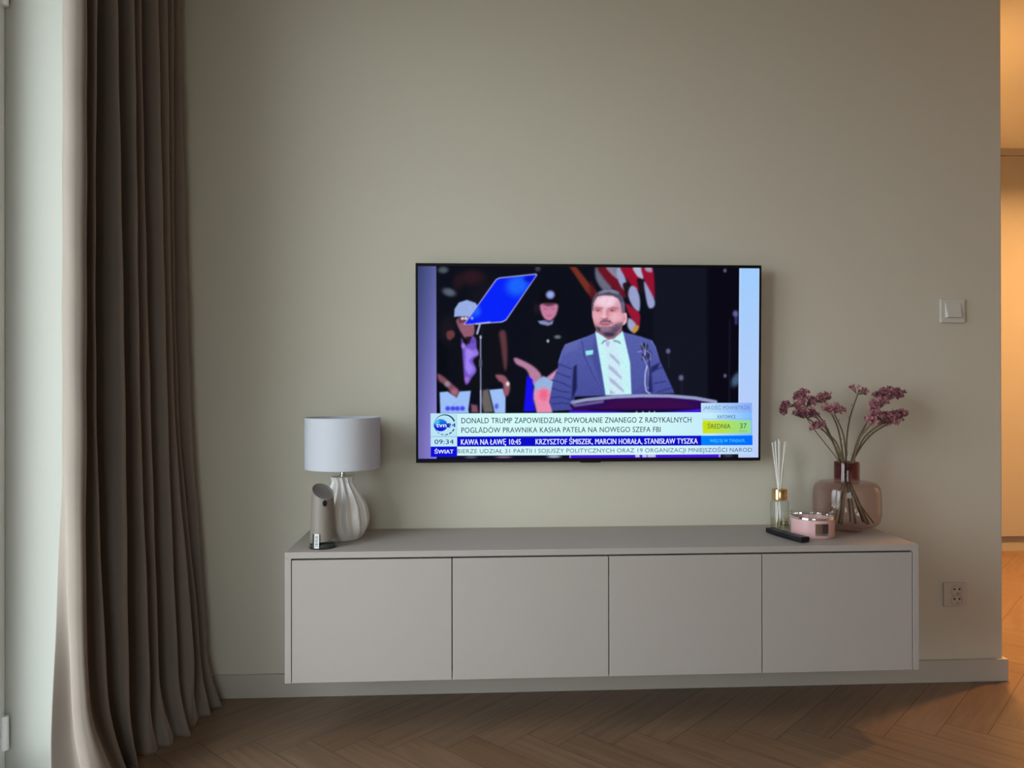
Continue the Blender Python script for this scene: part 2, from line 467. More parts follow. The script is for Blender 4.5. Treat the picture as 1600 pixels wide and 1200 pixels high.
# door seams measured on the front
seams = [CX0 + PT + .0022, -0.0445 + .0, 0.0, 0.0, CX1 - PT - .0022]
DX0, DX1 = seams[0], seams[-1]
dw = (DX1 - DX0) / 4
for k in range(4):
    a, c = DX0 + k * dw, DX0 + (k + 1) * dw
    cb('door', (a + (.0014 if k else 0), c - (.0014 if k < 3 else 0), -CD, -CD + .018, CZ0 + .0005, CZ1 - PT - .0048))
    if k:
        cb('divider', (a - .008, a + .008, -CD + .03, -.013, CZ0 + .0165, CZ1 - PT - .0005), M['cabdark'])

# ------------------------------------------------------------------ television
TVW, TVH = 1.108, 0.6295
TVC = Vector((0.3777, -0.0518, 1.0591)); TILT = math.atan(0.0135 / 0.629)
tv = thing('television', 'flat black-framed television showing a news broadcast, mounted on the wall', 'television', TVC, (TILT, 0, 0))
# local frame: x right, z up, front face y = 0, back +y
HW, HH = TVW / 2, TVH / 2
SX0, SX1, SZ0, SZ1 = -HW + .0072, HW - .0068, -HH + .0100, HH - .0098
bm = bmesh.new()
# bezel ring + back
outer = [(-HW, -HH), (HW, -HH), (HW, HH), (-HW, HH)]; inner = [(SX0, SZ0), (SX1, SZ0), (SX1, SZ1), (SX0, SZ1)]
fo = [bm.verts.new((x, 0, z)) for x, z in outer]; fi = [bm.verts.new((x, 0, z)) for x, z in inner]
ri = [bm.verts.new((x, 0.0016, z)) for x, z in inner]
bo = [bm.verts.new((x, 0.022, z)) for x, z in outer]
b2 = [bm.verts.new((x * .97, 0.034, z * .95)) for x, z in outer]
for k in range(4):
    q = (k + 1) % 4
    bm.faces.new((fo[k], fo[q], fi[q], fi[k])); bm.faces.new((fi[k], fi[q], ri[q], ri[k]))
    bm.faces.new((fo[q], fo[k], bo[k], bo[q])); bm.faces.new((bo[q], bo[k], b2[k], b2[q]))
bm.faces.new(b2)
bevel(obj('bezel', bm, M['bezel'], tv), 0.0012)
# sensor tab under the lower edge
bm = bmesh.new(); box(bm, -.0315 + .0, .0345, 0.002, 0.016, -HH - .0032, -HH + .002)
bevel(obj('sensor_tab', bm, M['bezel'], tv, loc=(0.0, 0, 0)), 0.002)
bm = bmesh.new(); box(bm, -.16, .16, 0.034, 0.043, -.13, .13)
obj('wall_bracket', bm, M['black'], tv)

# picture: homography from photo coordinates to the screen plane, to lay the broadcast out in proportion
PC = np.array([(653.6, 415.0), (1187.2, 418.6), (1183.3, 716.8), (653.8, 717.6)])
LC = np.array([(SX0, SZ1), (SX1, SZ1), (SX1, SZ0), (SX0, SZ0)])


def homog(src, dst):
    A = []; B = []
    for (x, y), (u, v) in zip(src, dst):
        A.append([x, y, 1, 0, 0, 0, -u * x, -u * y]); B.append(u)
        A.append([0, 0, 0, x, y, 1, -v * x, -v * y]); B.append(v)
    return np.append(np.linalg.solve(np.array(A), np.array(B)), 1).reshape(3, 3)


H_L2P = homog(LC, PC); H_P2L = np.linalg.inv(H_L2P)


def p2l(x, y):
    q = H_P2L @ np.array([x, y, 1.0]); return q[0] / q[2], q[1] / q[2]


NX, NY = 720, 405
gx, gz = np.meshgrid(np.linspace(SX0, SX1, NX + 1), np.linspace(SZ0, SZ1, NY + 1))
q = np.stack([gx.ravel(), gz.ravel(), np.ones(gx.size)])
pp = H_L2P @ q
PXX, PYY = (pp[0] / pp[2]).reshape(gx.shape), (pp[1] / pp[2]).reshape(gx.shape)
IMG = np.zeros(gx.shape + (3,)); IMG[:] = (9, 12, 24)


def blend(a, colr, sl=None):
    c = np.array(colr, float)
    IMG[:] = IMG * (1 - a[..., None]) + c * a[..., None]


def inside_alpha(P, soft):
    P = np.array(P, float)
    x0, y0 = P.min(0) - soft * 2 - 1; x1, y1 = P.max(0) + soft * 2 + 1
    A = np.zeros(PXX.shape)
    mk = (PXX > x0) & (PXX < x1) & (PYY > y0) & (PYY < y1)
    X, Y = PXX[mk], PYY[mk]
    if X.size == 0: return A
    d2 = np.full(X.shape, 1e9); ins = np.zeros(X.shape, bool)
    n_ = len(P)
    for i in range(n_):
        ax, ay = P[i]; bx, by = P[(i + 1) % n_]
        ex, ey = bx - ax, by - ay; L = ex * ex + ey * ey + 1e-12
        tt = np.clip(((X - ax) * ex + (Y - ay) * ey) / L, 0, 1)
        d2 = np.minimum(d2, (X - ax - tt * ex) ** 2 + (Y - ay - tt * ey) ** 2)
        cnd = ((ay > Y) != (by > Y))
        ins ^= cnd & (X < (bx - ax) * (Y - ay) / (by - ay + 1e-12) + ax)
    d = np.sqrt(d2); d = np.where(ins, d, -d)
    u = np.clip(0.5 + d / (2 * soft), 0, 1)
    A[mk] = u * u * (3 - 2 * u)
    return A


def poly(P, colr, soft=0.7, op=1.0, smooth=False):
    if smooth: P = catmull(P, 6, True)
    blend(inside_alpha(P, soft) * op, colr)


def grad(P, c0, c1, axis, lo, hi, soft=0.5, op=1.0):
    a = inside_alpha(P, soft) * op
    k = np.clip(((PXX if axis == 'x' else PYY) - lo) / (hi - lo), 0, 1)[..., None]
    c = np.array(c0, float) * (1 - k) + np.array(c1, float) * k
    IMG[:] = IMG * (1 - a[..., None]) + c * a[..., None]


def blob(x, y, rx, ry, colr, op=1.0, ang=0.0, p=1.0):
    c, s = math.cos(ang), math.sin(ang)
    dx, dy = PXX - x, PYY - y
    r = np.sqrt(((dx * c + dy * s) / rx) ** 2 + ((-dx * s + dy * c) / ry) ** 2)
    a = np.clip(1.35 - r * 1.0, 0, 1) ** p
    a = a * a * (3 - 2 * a)
    blend(a * op, colr)


def line(P, w_, colr, soft=0.5, op=1.0):
    P = np.array(P, float)
    d2 = np.full(PXX.shape, 1e9)
    for (ax, ay), (bx, by) in zip(P, P[1:]):
        ex, ey = bx - ax, by - ay; L = ex * ex + ey * ey + 1e-12
        tt = np.clip(((PXX - ax) * ex + (PYY - ay) * ey) / L, 0, 1)
        d2 = np.minimum(d2, (PXX - ax - tt * ex) ** 2 + (PYY - ay - tt * ey) ** 2)
    d = w_ / 2 - np.sqrt(d2)
    u = np.clip(0.5 + d / (2 * soft), 0, 1)
    blend(u * u * (3 - 2 * u) * op, colr)


def rect(x0, y0, x1, y1): return [(x0, y0), (x1, y0), (x1, y1), (x0, y1)]


def za(*pts): return [(640 + x / 5.714, 400 + y / 5.714) for x, y in pts]
def zb(*pts): return [(920 + x / 5.714, 400 + y / 5.714) for x, y in pts]
def zc(*pts): return [(640 + x / 5.714, 570 + y / 5.714) for x, y in pts]
def zd(*pts): return [(920 + x / 5.714, 570 + y / 5.714) for x, y in pts]
def ze(*pts): return [(850 + x / 6.0, 440 + y / 6.0) for x, y in pts]


# dim arena behind
poly(rect(1020, 400, 1108, 720), (17, 19, 34), 6)
poly(rect(1105, 400, 1160, 720), (6, 5, 18), 5)
poly(rect(640, 530, 700, 720), (6, 8, 18), 5)
blob(738, 433, 22, 14, (58, 26, 34), .7); blob(716, 440, 10, 14, (46, 24, 30), .6); blob(760, 470, 30, 40, (24, 22, 32), .6)
blob(702, 456, 12, 7, (112, 122, 138), .75, .3); blob(693, 421, 9, 6, (92, 104, 112), .8); blob(840, 419, 5, 5, (100, 90, 110), .6)
blob(700, 515, 14, 26, (26, 22, 30), .8); blob(838, 482, 6, 10, (50, 26, 40), .5)
for x, y, r in ((1043, 549, 4), (1063, 591, 4.5), (1149, 490, 5), (1133, 422, 3), (1132, 588, 3)):
    blob(x, y, r, r * 1.15, (120, 118, 160), .8)
line([(1044, 556), (1044, 575)], 1.5, (60, 62, 84), 1, .5); line([(1064, 598), (1064, 645)], 1.5, (46, 48, 70), 1, .5)
line([(1150, 490), (1150, 505)], 5, (90, 90, 190), 2, .5); blob(1150, 594, 8, 14, (110, 150, 190), .6, .5)
line([(1140, 500), (1138, 640)], 2, (40, 40, 70), 1, .5)
# flag
def g(*p, c=(0, 0, 0), s=2.0, op=1): poly(zb(*p), c, s, op, True)
poly([(888, 414), (898, 414), (920, 442), (934, 458), (930, 472), (915, 455)], (128, 50, 36), 2.5, .9)
g((60, 90), (130, 95), (200, 250), (180, 330), (120, 300), (60, 200), c=(102, 106, 124), s=3)
g((70, 90), (190, 95), (290, 230), (330, 370), (250, 320), (150, 220), c=(104, 18, 36), s=3)
g((150, 90), (250, 95), (270, 170), (250, 200), (190, 150), c=(146, 152, 176), s=2, op=.8)
g((250, 105), (290, 105), (335, 240), (322, 305), (285, 270), (248, 180), c=(150, 160, 200))
g((280, 95), (390, 100), (455, 200), (445, 300), (385, 265), (335, 200), c=(150, 14, 44))
g((300, 250), (350, 240), (360, 330), (330, 350), c=(30, 20, 26))
g((370, 268), (420, 282), (452, 380), (445, 490), (395, 460), (348, 350), c=(150, 158, 200))
g((330, 420), (400, 470), (452, 520), (442, 630), (400, 590), (345, 500), c=(150, 20, 50))
g((350, 555), (400, 585), (425, 640), (385, 680), (342, 630), c=(156, 164, 196))
g((390, 640), (440, 620), (435, 660), (395, 692), c=(200, 140, 70))
g((390, 95), (470, 95), (485, 200), (430, 175), c=(176, 182, 208))
g((430, 200), (480, 210), (500, 300), (460, 330), (435, 260), c=(24, 16, 24))
g((470, 95), (565, 95), (585, 300), (578, 380), (535, 310), (490, 200), c=(146, 16, 46))
g((500, 95), (555, 95), (560, 140), (510, 130), c=(170, 176, 206), op=.8)
g((490, 225), (540, 300), (585, 400), (575, 455), (532, 460), (508, 380), c=(150, 158, 204))
g((10, 220), (60, 300), (60, 420), (10, 380), c=(74, 16, 28), s=4, op=.7)
# person with a pale cap on the left, far behind
poly(za((700, 640), (800, 660), (880, 1060), (640, 1200), (440, 1200), (420, 900), (360, 760), (470, 700)), (12, 13, 22), 2)
poly(za((425, 560), (540, 540), (580, 640), (560, 720), (500, 730), (465, 690), (430, 620)), (146, 92, 112), 2.2, 1, True)
poly(za((430, 530), (520, 530), (520, 580), (440, 600)), (90, 50, 66), 1.2, .8)
poly(za((398, 542), (402, 470), (440, 412), (512, 388), (590, 416), (604, 440), (540, 540), (450, 535)), (150, 172, 226), 1.0)
for x in (472, 502): blob(640 + x / 5.714, 400 + 555 / 5.714, 2.6, 2.6, (220, 226, 240), 1)
poly(za((462, 730), (500, 800), (556, 720), (590, 740), (600, 840), (612, 880), (566, 930), (594, 1020), (550, 1090), (520, 1140), (492, 1130), (478, 980), (470, 850)), (120, 88, 206), 2.0, .95, True)
for bx_, by_, br_, bc_ in ((480, 800, 4, (190, 150, 240)), (520, 860, 5, (170, 130, 236)), (590, 860, 5, (166, 130, 236)), (545, 1010, 7, (150, 140, 246)), (510, 1100, 4, (186, 120, 206)), (560, 760, 3.5, (90, 60, 190))):
    blob(640 + bx_ / 5.714, 400 + by_ / 5.714, br_, br_ * 1.2, bc_, .7)
poly(za((500, 820), (560, 840), (580, 880), (530, 930), (560, 1000), (530, 1060), (495, 1000)), (158, 130, 238), 2.5)
poly(za((500, 720), (556, 715), (530, 790)), (40, 24, 40), 1.2)
poly(za((798, 680), (852, 675), (870, 850), (862, 1000), (838, 995), (812, 800)), (104, 58, 64), 3.2, .9, True)
poly(za((336, 672), (390, 665), (402, 710), (360, 748), (332, 720)), (104, 58, 62), 2, 1, True)
poly(zc((250, 80), (300, 100), (380, 170), (440, 230), (420, 292), (372, 262), (330, 190), (262, 140)), (132, 80, 96), 2.6, .95, True)
blob(640 + 400 / 5.714, 570 + 240 / 5.714, 6, 6, (176, 110, 128), .7)
blob(640 + 335 / 5.714, 570 + 170 / 5.714, 5, 5, (150, 150, 160), .8)
# placards
poly(zc((268, 242), (340, 236), (372, 262), (420, 292), (446, 236), (545, 230), (522, 400), (528, 432), (274, 432)), (154, 190, 246), 1.0)
for x in (340, 385, 425, 470): blob(640 + x / 5.714, 570 + 388 / 5.714, 4.2, 4, (54, 50, 232), .9)
poly(zc((650, 225), (700, 215), (745, 420), (660, 430), (640, 330)), (104, 98, 96), 2.5)
poly(zc((545, 350), (600, 360), (610, 425), (550, 425)), (130, 80, 100), 2.5)
poly(zc((708, 222), (828, 212), (852, 290), (850, 432), (756, 432)), (156, 190, 246), 1.0)
blob(640 + 772 / 5.714, 570 + 370 / 5.714, 3.5, 5, (70, 70, 226), .8)
poly(zc((764, 90), (846, 100), (892, 190), (872, 274), (838, 262), (828, 170), (790, 140)), (156, 92, 110), 2.4, .95, True)
blob(640 + 872 / 5.714, 570 + 170 / 5.714, 3.4, 4.2, (226, 216, 214), 1)
# person with a dark cap
poly(za((1090, 700), (1180, 610), (1260, 610), (1400, 700), (1420, 1000), (1080, 1000)), (11, 14, 24), 3)
poly(za((1165, 300), (1340, 300), (1330, 430), (1160, 440)), (8, 8, 14), 3)
poly(za((1164, 432), (1240, 422), (1318, 432), (1308, 512), (1275, 560), (1240, 578), (1200, 556), (1172, 505)), (196, 122, 156), 2.4, 1, True)
blob(640 + 1240 / 5.714, 400 + 430 / 5.714, 10, 3.4, (70, 36, 60), .7)
line(za((1195, 470), (1225, 466)), 1.2, (120, 60, 92), .8, .6); line(za((1258, 466), (1290, 470)), 1.2, (120, 60, 92), .8, .6)
line(za((1222, 530), (1262, 530)), 1.2, (150, 60, 92), .8, .6)
blob(640 + 1253 / 5.714, 400 + 343 / 5.714, 6.4, 6.2, (150, 166, 236), 1, 0, .6)
poly(za((1140, 578), (1200, 572), (1240, 590), (1282, 570), (1270, 608), (1230, 622), (1160, 606)), (128, 138, 184), 1.6)
blob(640 + 1230 / 5.714, 400 + 758 / 5.714, 2.4, 3, (176, 186, 206), 1); blob(640 + 1316 / 5.714, 400 + 722 / 5.714, 6, 3.4, (106, 126, 126), .9)
poly(za((926, 915), (968, 915), (1100, 985), (1175, 1075), (1180, 1200), (1090, 1140), (1040, 1020), (950, 965)), (190, 132, 166), 2.4, .95, True)
poly(za((1335, 990), (1335, 1070), (1260, 1110), (1195, 1100)), (214, 150, 190), 2.4, .95)
poly(zc((1040, 95), (1092, 130), (1112, 418), (1012, 418)), (20, 12, 236), 1.4)
poly(zc((1112, 160), (1190, 100), (1280, 150), (1262, 428), (1130, 428), (1100, 260)), (148, 178, 222), 2)
poly(zc((1112, 230), (1200, 200), (1262, 240), (1262, 428), (1134, 428), (1100, 300)), (232, 138, 172), 3)
blob(640 + 1190 / 5.714, 570 + 270 / 5.714, 8, 10, (236, 90, 130), .7)
# teleprompter
poly(za((480, 612), (770, 202), (802, 187), (1128, 152), (1138, 166), (862, 572), (822, 592)), (186, 176, 238), .7)
PT_ = za((494, 606), (776, 210), (806, 196), (1120, 163), (1126, 170), (856, 564), (818, 582))
poly(PT_, (4, 34, 250), .6)
a = inside_alpha(PT_, .6)
sv = IMG.copy()
blob(640 + 960 / 5.714, 400 + 260 / 5.714, 20, 18, (30, 116, 255), .8, -.5)
blob(640 + 1060 / 5.714, 400 + 200 / 5.714, 8, 6, (2, 10, 190), .7); blob(640 + 580 / 5.714, 400 + 480 / 5.714, 10, 12, (40, 120, 240), .7, -.6)
IMG[:] = sv * (1 - a[..., None]) + IMG * a[..., None]
line(za((590, 604), (715, 590)), 2.6, (180, 184, 230), .6)
line(za((625, 612), (602, 690)), 3.2, (170, 174, 210), .6); line(za((650, 640), (640, 730)), 2.2, (20, 22, 36), .5)
line(za((632, 715), (632, 1300)), 2.2, (136, 142, 176), .6); line(za((632, 715), (634, 730)), 3.2, (176, 180, 206), .6)
line(za((631, 930), (631, 980)), 5, (84, 88, 112), .8)
line([(750.5, 610), (750.5, 648)], 2.4, (170, 176, 214), .6)
blob(640 + 557 / 5.714, 400 + 552 / 5.714, 2.2, 3, (170, 200, 240), .9)
# the stands behind are out of focus
# speaker: suit
SUIT = ze((478, 478), (380, 520), (192, 588), (160, 650), (124, 760), (128, 800), (84, 900), (40, 1130), (70, 1215), (260, 1205), (280, 1080), (1215, 1050), (1190, 990), (1105, 800), (1078, 740), (1040, 610), (1008, 552), (900, 515), (735, 472))
grad(SUIT, (88, 97, 172), (66, 73, 150), 'y', 520, 640, .8)
SM = inside_alpha(SUIT, .8); sv = IMG.copy()
poly(ze((270, 800), (300, 780), (300, 1000), (250, 1130), (262, 900)), (18, 18, 62), 2.2, .8)
poly(ze((1000, 800), (1080, 760), (1060, 820), (1000, 860), (1010, 1040), (970, 1040)), (26, 26, 84), 2, .8)
for P_ in [((120, 770), (200, 800), (250, 820)), ((100, 850), (180, 880), (240, 900)), ((90, 930), (160, 950), (240, 990)), ((70, 1000), (150, 1030), (230, 1040)), ((60, 1090), (140, 1080), (240, 1110)), ((70, 1150), (160, 1140), (250, 1150)), ((1030, 830), (1100, 810)), ((1020, 960), (1130, 940)), ((1060, 1040), (1190, 1000))]:
    line(ze(*P_), 1.7, (40, 44, 112), .9, .8)
line(ze((350, 560), (370, 700), (440, 850), (540, 1050)), 1.5, (44, 48, 128), .8, .8)
poly(ze((470, 490), (520, 620), (560, 1060), (520, 1040), (400, 760), (360, 600)), (82, 92, 164), 3, .5)
poly(ze((740, 490), (900, 560), (940, 800), (900, 1000), (820, 1040)), (82, 92, 164), 4, .5)
poly(ze((190, 590), (330, 545), (300, 640), (180, 680)), (102, 112, 176), 4, .5)
line(ze((135, 750), (165, 650), (195, 590), (380, 522)), 1.4, (120, 130, 196), .9, .7)
line(ze((1000, 555), (1040, 620), (1085, 750)), 1.4, (120, 130, 196), .9, .7)
poly(ze((480, 470), (560, 1060), (500, 900), (440, 700)), (58, 64, 140), 4, .5)
rs = np.random.RandomState(3)
IMG[:] = IMG + (rs.rand(*gx.shape) - .5)[..., None] * 10
IMG[:] = sv * (1 - SM[..., None]) + IMG * SM[..., None]
poly(ze((382, 650), (456, 641), (452, 682), (388, 694)), (150, 232, 234), .7)
# shirt, tie
poly(ze((474, 462), (600, 545), (732, 462), (742, 500), (800, 760), (812, 1062), (568, 1068), (540, 880), (498, 620)), (196, 242, 246), .8)
poly(ze((560, 590), (610, 560), (690, 575), (740, 1060), (610, 1060)), (206, 232, 246), 2, .7)
for P_ in [((606, 668), (640, 690), (706, 760), (700, 788), (612, 700)), ((596, 780), (640, 806), (722, 900), (718, 924), (602, 820)), ((600, 898), (650, 925), (740, 1020), (734, 1044), (610, 940)), ((608, 1014), (660, 1050), (610, 1058))]:
    poly(ze(*P_), (172, 180, 214), 1.4, .95)
poly(ze((572, 570), (610, 556), (600, 612), (578, 604)), (190, 172, 226), 1.2)
line(ze((540, 580), (552, 560), (580, 552)), 2.0, (92, 122, 136), .9, .9); line(ze((650, 556), (690, 562), (706, 578)), 2.2, (92, 122, 136), .9, .9)
# neck, head
poly(ze((480, 440), (725, 430), (728, 466), (650, 535), (595, 545), (540, 505), (482, 466)), (150, 96, 116), 1.2)
poly(ze((735, 300), (765, 292), (774, 330), (768, 380), (745, 405), (722, 400)), (234, 178, 192), .9, 1, True)
blob(850 + 748 / 6, 440 + 345 / 6, 1.8, 4, (176, 106, 126), .7)
poly(ze((444, 300), (456, 300), (462, 350), (450, 345)), (190, 120, 140), .9)
HEAD = catmull(ze((447, 310), (446, 220), (475, 130), (560, 90), (660, 95), (728, 150), (748, 230), (750, 310), (735, 400), (700, 462), (640, 520), (585, 520), (510, 470), (468, 410)), 6, True)
poly(HEAD, (216, 152, 164), .9)
HM = inside_alpha(HEAD, .8); sv = IMG.copy()
blob(850 + 590 / 6, 440 + 185 / 6, 24, 12, (240, 208, 224), .95); blob(850 + 690 / 6, 440 + 240 / 6, 8, 14, (206, 146, 166), .6)
blob(850 + 490 / 6, 440 + 320 / 6, 7, 9, (232, 170, 186), .7); blob(850 + 665 / 6, 440 + 330 / 6, 11, 9, (238, 186, 200), .7)
poly(ze((464, 262), (475, 236), (545, 240), (545, 256), (480, 252)), (150, 94, 108), 1.5, .8)
poly(ze((595, 250), (640, 234), (690, 244), (690, 258), (640, 250), (600, 262)), (150, 94, 108), 1.5, .8)
blob(850 + 503 / 6, 440 + 268 / 6, 6.2, 3.0, (186, 104, 118), .75); blob(850 + 635 / 6, 440 + 268 / 6, 7.5, 3.2, (186, 104, 118), .75)
blob(850 + 500 / 6, 440 + 267 / 6, 2.2, 1.3, (90, 48, 66), .9); blob(850 + 634 / 6, 440 + 267 / 6, 2.4, 1.3, (90, 48, 66), .9)
blob(850 + 560 / 6, 440 + 295 / 6, 3.5, 9, (238, 190, 200), .8); blob(850 + 588 / 6, 440 + 300 / 6, 2.5, 9, (196, 130, 146), .7)
blob(850 + 552 / 6, 440 + 325 / 6, 6, 3, (236, 184, 196), .8)
poly(ze((525, 338), (545, 348), (570, 344), (598, 336), (590, 352), (550, 358)), (140, 72, 92), 1.2, .8)
poly(ze((506, 400), (530, 365), (565, 355), (615, 362), (640, 395), (600, 382), (545, 380)), (112, 80, 100), 1.4, .9)
poly(ze((518, 392), (560, 386), (618, 393), (598, 412), (540, 412)), (192, 112, 128), 1.0, .95)
line(ze((520, 396), (560, 399), (612, 397)), 1.0, (112, 52, 72), .6, .8)
BE = ze((462, 395), (500, 420), (525, 425), (620, 425), (655, 400), (690, 385), (742, 380), (720, 450), (640, 530), (580, 530), (500, 478), (468, 430))
poly(BE, (112, 88, 112), 3.2, .82)
br = np.random.RandomState(21)
for k in range(70):
    bx_, by_ = br.uniform(480, 720), br.uniform(405, 520)
    if by_ < 430 and bx_ < 650: continue
    blob(850 + bx_ / 6, 440 + by_ / 6, br.uniform(1.2, 2.4), br.uniform(1.2, 2.4), (62, 48, 74) if k % 2 else (150, 122, 146), .4)
poly(ze((500, 440), (640, 440), (690, 410), (700, 440), (640, 500), (590, 505), (520, 470)), (84, 68, 98), 3, .6)
blob(850 + 570 / 6, 440 + 445 / 6, 10, 5, (152, 122, 148), .75); blob(850 + 600 / 6, 440 + 498 / 6, 12, 4, (44, 34, 56), .7); blob(850 + 500 / 6, 440 + 455 / 6, 4, 6, (40, 30, 50), .6)
IMG[:] = sv * (1 - HM[..., None]) + IMG * HM[..., None]
HAIR = ze((446, 275), (442, 210), (452, 172), (480, 112), (520, 80), (600, 64), (690, 84), (735, 140), (756, 215), (752, 292), (728, 292), (716, 205), (690, 158), (640, 130), (560, 124), (500, 136), (478, 165), (462, 200), (456, 270))
poly(HAIR, (80, 76, 100), 1.4)
poly(ze((500, 110), (560, 74), (640, 70), (700, 100), (690, 120), (600, 92), (520, 118)), (136, 140, 168), 1.8, .85)
for k in range(9):
    x = 500 + k * 25
    line(ze((x, 128), (x + 8, 100)), 1.0, (44, 42, 62), .6, .5)
poly(ze((715, 190), (748, 190), (754, 280), (728, 290)), (112, 104, 130), 1.5, .8)
# microphones
blob(850 + 938 / 6, 440 + 610 / 6, 6, 6.5, (24, 24, 50), .9); blob(850 + 975 / 6, 440 + 690 / 6, 5, 8, (40, 42, 86), .9); blob(850 + 925 / 6, 440 + 710 / 6, 4, 6, (24, 26, 60), .8)
for P_ in [((905, 580), (930, 625), (945, 680), (925, 715), (945, 760), (960, 800)), ((950, 575), (945, 640), (935, 690)), ((960, 650), (992, 680), (990, 735), (962, 745)), ((872, 662), (905, 655)), ((905, 700), (935, 740))]:
    line(ze(*P_), 1.0, (190, 196, 228), .6, .85)
line(ze((958, 795), (942, 860), (938, 960), (950, 1030), (985, 1055)), 1.8, (196, 206, 240), .6, .95)
line(ze((966, 800), (975, 900), (966, 1010)), 1.4, (150, 160, 210), .6, .8)
line(ze((978, 740), (985, 860), (975, 980)), 2.6, (30, 30, 70), 1, .7)
# lectern
poly([(889, 634), (893, 628), (920, 622), (960, 618), (1000, 616), (1050, 617), (1118, 627), (1120, 632), (1112, 650), (900, 650)], (44, 8, 84), .8)
poly([(960, 626), (1060, 626), (1090, 640), (930, 640)], (60, 10, 70), 4, .8)
poly([(920, 640), (1110, 640), (1108, 650), (905, 650)], (18, 6, 44), 2, .8)
line([(893, 629), (915, 625), (960, 620.5), (1000, 619), (1045, 619.5), (1085, 623), (1117, 629)], 5.4, (148, 156, 198), .8)
line([(893, 630), (897, 634), (940, 628)], 4.5, (122, 128, 166), .9, .7)
poly([(888, 642), (960, 643.5), (1000, 647), (1060, 643), (1094, 640), (1094, 647), (888, 648)], (66, 22, 226), .8)
for x in (993, 1003, 1013, 1021): poly([(x - 2.4, 647), (x, 642.5), (x + 2.4, 647)], (200, 190, 230), .6)
def soften(sig):
    r_ = int(math.ceil(sig * 3)); kx = np.exp(-np.arange(-r_, r_ + 1) ** 2 / (2 * sig * sig)); kx /= kx.sum()
    for ax_ in (0, 1):
        pd = [(0, 0)] * 3; pd[ax_] = (r_, r_); P_ = np.pad(IMG, pd, mode='edge'); O_ = np.zeros_like(IMG)
        for q_, w_ in enumerate(kx):
            O_ += w_ * (P_[q_:q_ + IMG.shape[0]] if ax_ == 0 else P_[:, q_:q_ + IMG.shape[1]])
        IMG[:] = O_


soften(0.9)
nz_ = np.random.RandomState(9).rand(*gx.shape) - .5
IMG[:] = np.clip(IMG * (1 + nz_[..., None] * .10) + nz_[..., None] * 3, 0, 255)
# side bars of the broadcast frame
grad(rect(640, 405, 682.2, 725), (62, 74, 122), (146, 132, 216), 'y', 415, 690)
grad(rect(640, 405, 682.2, 725), (40, 48, 90), (150, 146, 226), 'x', 654, 684, op=.35)
grad([(1155.8, 405), (1200, 405), (1200, 725), (1151.6, 725)], (160, 204, 252), (188, 206, 248), 'y', 418, 700)
line([(1156.5, 417), (1152.5, 718)], 1.4, (206, 226, 255), .6, .7); line([(1187.6, 417), (1183.6, 718)], 1.6, (214, 214, 246), .6, .7)
# below the ticker
poly(rect(682.2, 711, 1152, 725), (16, 14, 30), .5)
blob(735, 714.5, 10, 3, (110, 104, 130), .7); blob(786, 714.5, 14, 3, (140, 100, 120), .8); blob(864, 714, 12, 3, (160, 170, 186), .9); blob(1136, 714, 8, 3, (54, 64, 74), .9)
poly(rect(888, 711, 1124, 716.6), (70, 18, 216), .6)
poly(rect(888, 711, 890, 716.6), (170, 150, 236), .5); poly(rect(1121.5, 711, 1124, 716.6), (176, 160, 240), .5)
poly(rect(652, 716.2, 1152, 730), (14, 4, 60), .8)
for x in (994, 1005, 1013, 1019): poly([(x - 3.6, 711), (x + 3.2, 711), (x + 3.6, 715.6), (x - 3.2, 715.6)], (196, 190, 232), .8)
# caption panels
grad(rect(673, 645.6, 1174, 682), (196, 236, 250), (212, 250, 248), 'x', 673, 760, .4)
grad(rect(1000, 645.6, 1174, 682), (212, 250, 248), (186, 226, 250), 'x', 1000, 1170, .4, 1)
poly(rect(673, 645.6, 713.6, 682), (186, 228, 246), .4)
poly(rect(712.9, 647, 713.7, 682), (150, 200, 206), .35, .8); poly(rect(673, 681.4, 713.6, 682.4), (130, 180, 206), .35)
poly(rect(673, 682.4, 713.8, 697.4), (190, 232, 250), .4)
poly(rect(713.8, 682, 1094, 697.2), (8, 8, 200), .4)
grad(rect(1094, 682, 1174.4, 697.4), (0, 128, 250), (0, 108, 255), 'x', 1094, 1174, .4)
grad(rect(713, 697.4, 1174, 711.6), (212, 246, 250), (186, 214, 250), 'x', 1050, 1174, .4)
poly(rect(673, 697.4, 713.8, 713.4), (12, 12, 214), .5)
# air quality panel
grad(rect(1094, 630.8, 1174, 648), (188, 226, 250), (130, 168, 248), 'x', 1100, 1176, .4)
grad(rect(1094, 646, 1174, 682), (196, 236, 250), (124, 184, 255), 'x', 1110, 1176, .4)
poly(rect(1096, 655.6, 1173, 656.6), (110, 176, 220), .4, .7)
grad(rect(1096.5, 658.4, 1172, 678.6), (206, 226, 30), (150, 222, 140), 'x', 1098, 1165, 1.2)
blob(1101, 667, 5, 8, (190, 220, 0), .6)
poly(rect(1145.6, 659, 1146.6, 678), (130, 220, 150), .5, .6)
# ball of the channel logo
blob(688.4, 663.8, 8.4, 7.6, (10, 90, 214), 1, 0, .55)
a = inside_alpha([(688.4 + 10.6 * math.cos(k / 16 * PI), 664 + 9.4 * math.sin(k / 16 * PI)) for k in range(32)], .6)
IMG[:] = IMG * (1 - a[..., None])
k = np.clip((PYY - 655) / 18, 0, 1)[..., None]
IMG[:] = IMG + a[..., None] * (np.array((30, 140, 226.)) * (1 - k) + np.array((6, 6, 206.)) * k)
sv = IMG.copy(); blob(682.5, 659, 5, 5, (90, 200, 246), .9); IMG[:] = sv * (1 - a[..., None]) + IMG * a[..., None]
poly([(698, 662), (702, 661), (702, 668), (698, 667)], (14, 50, 190), .8)

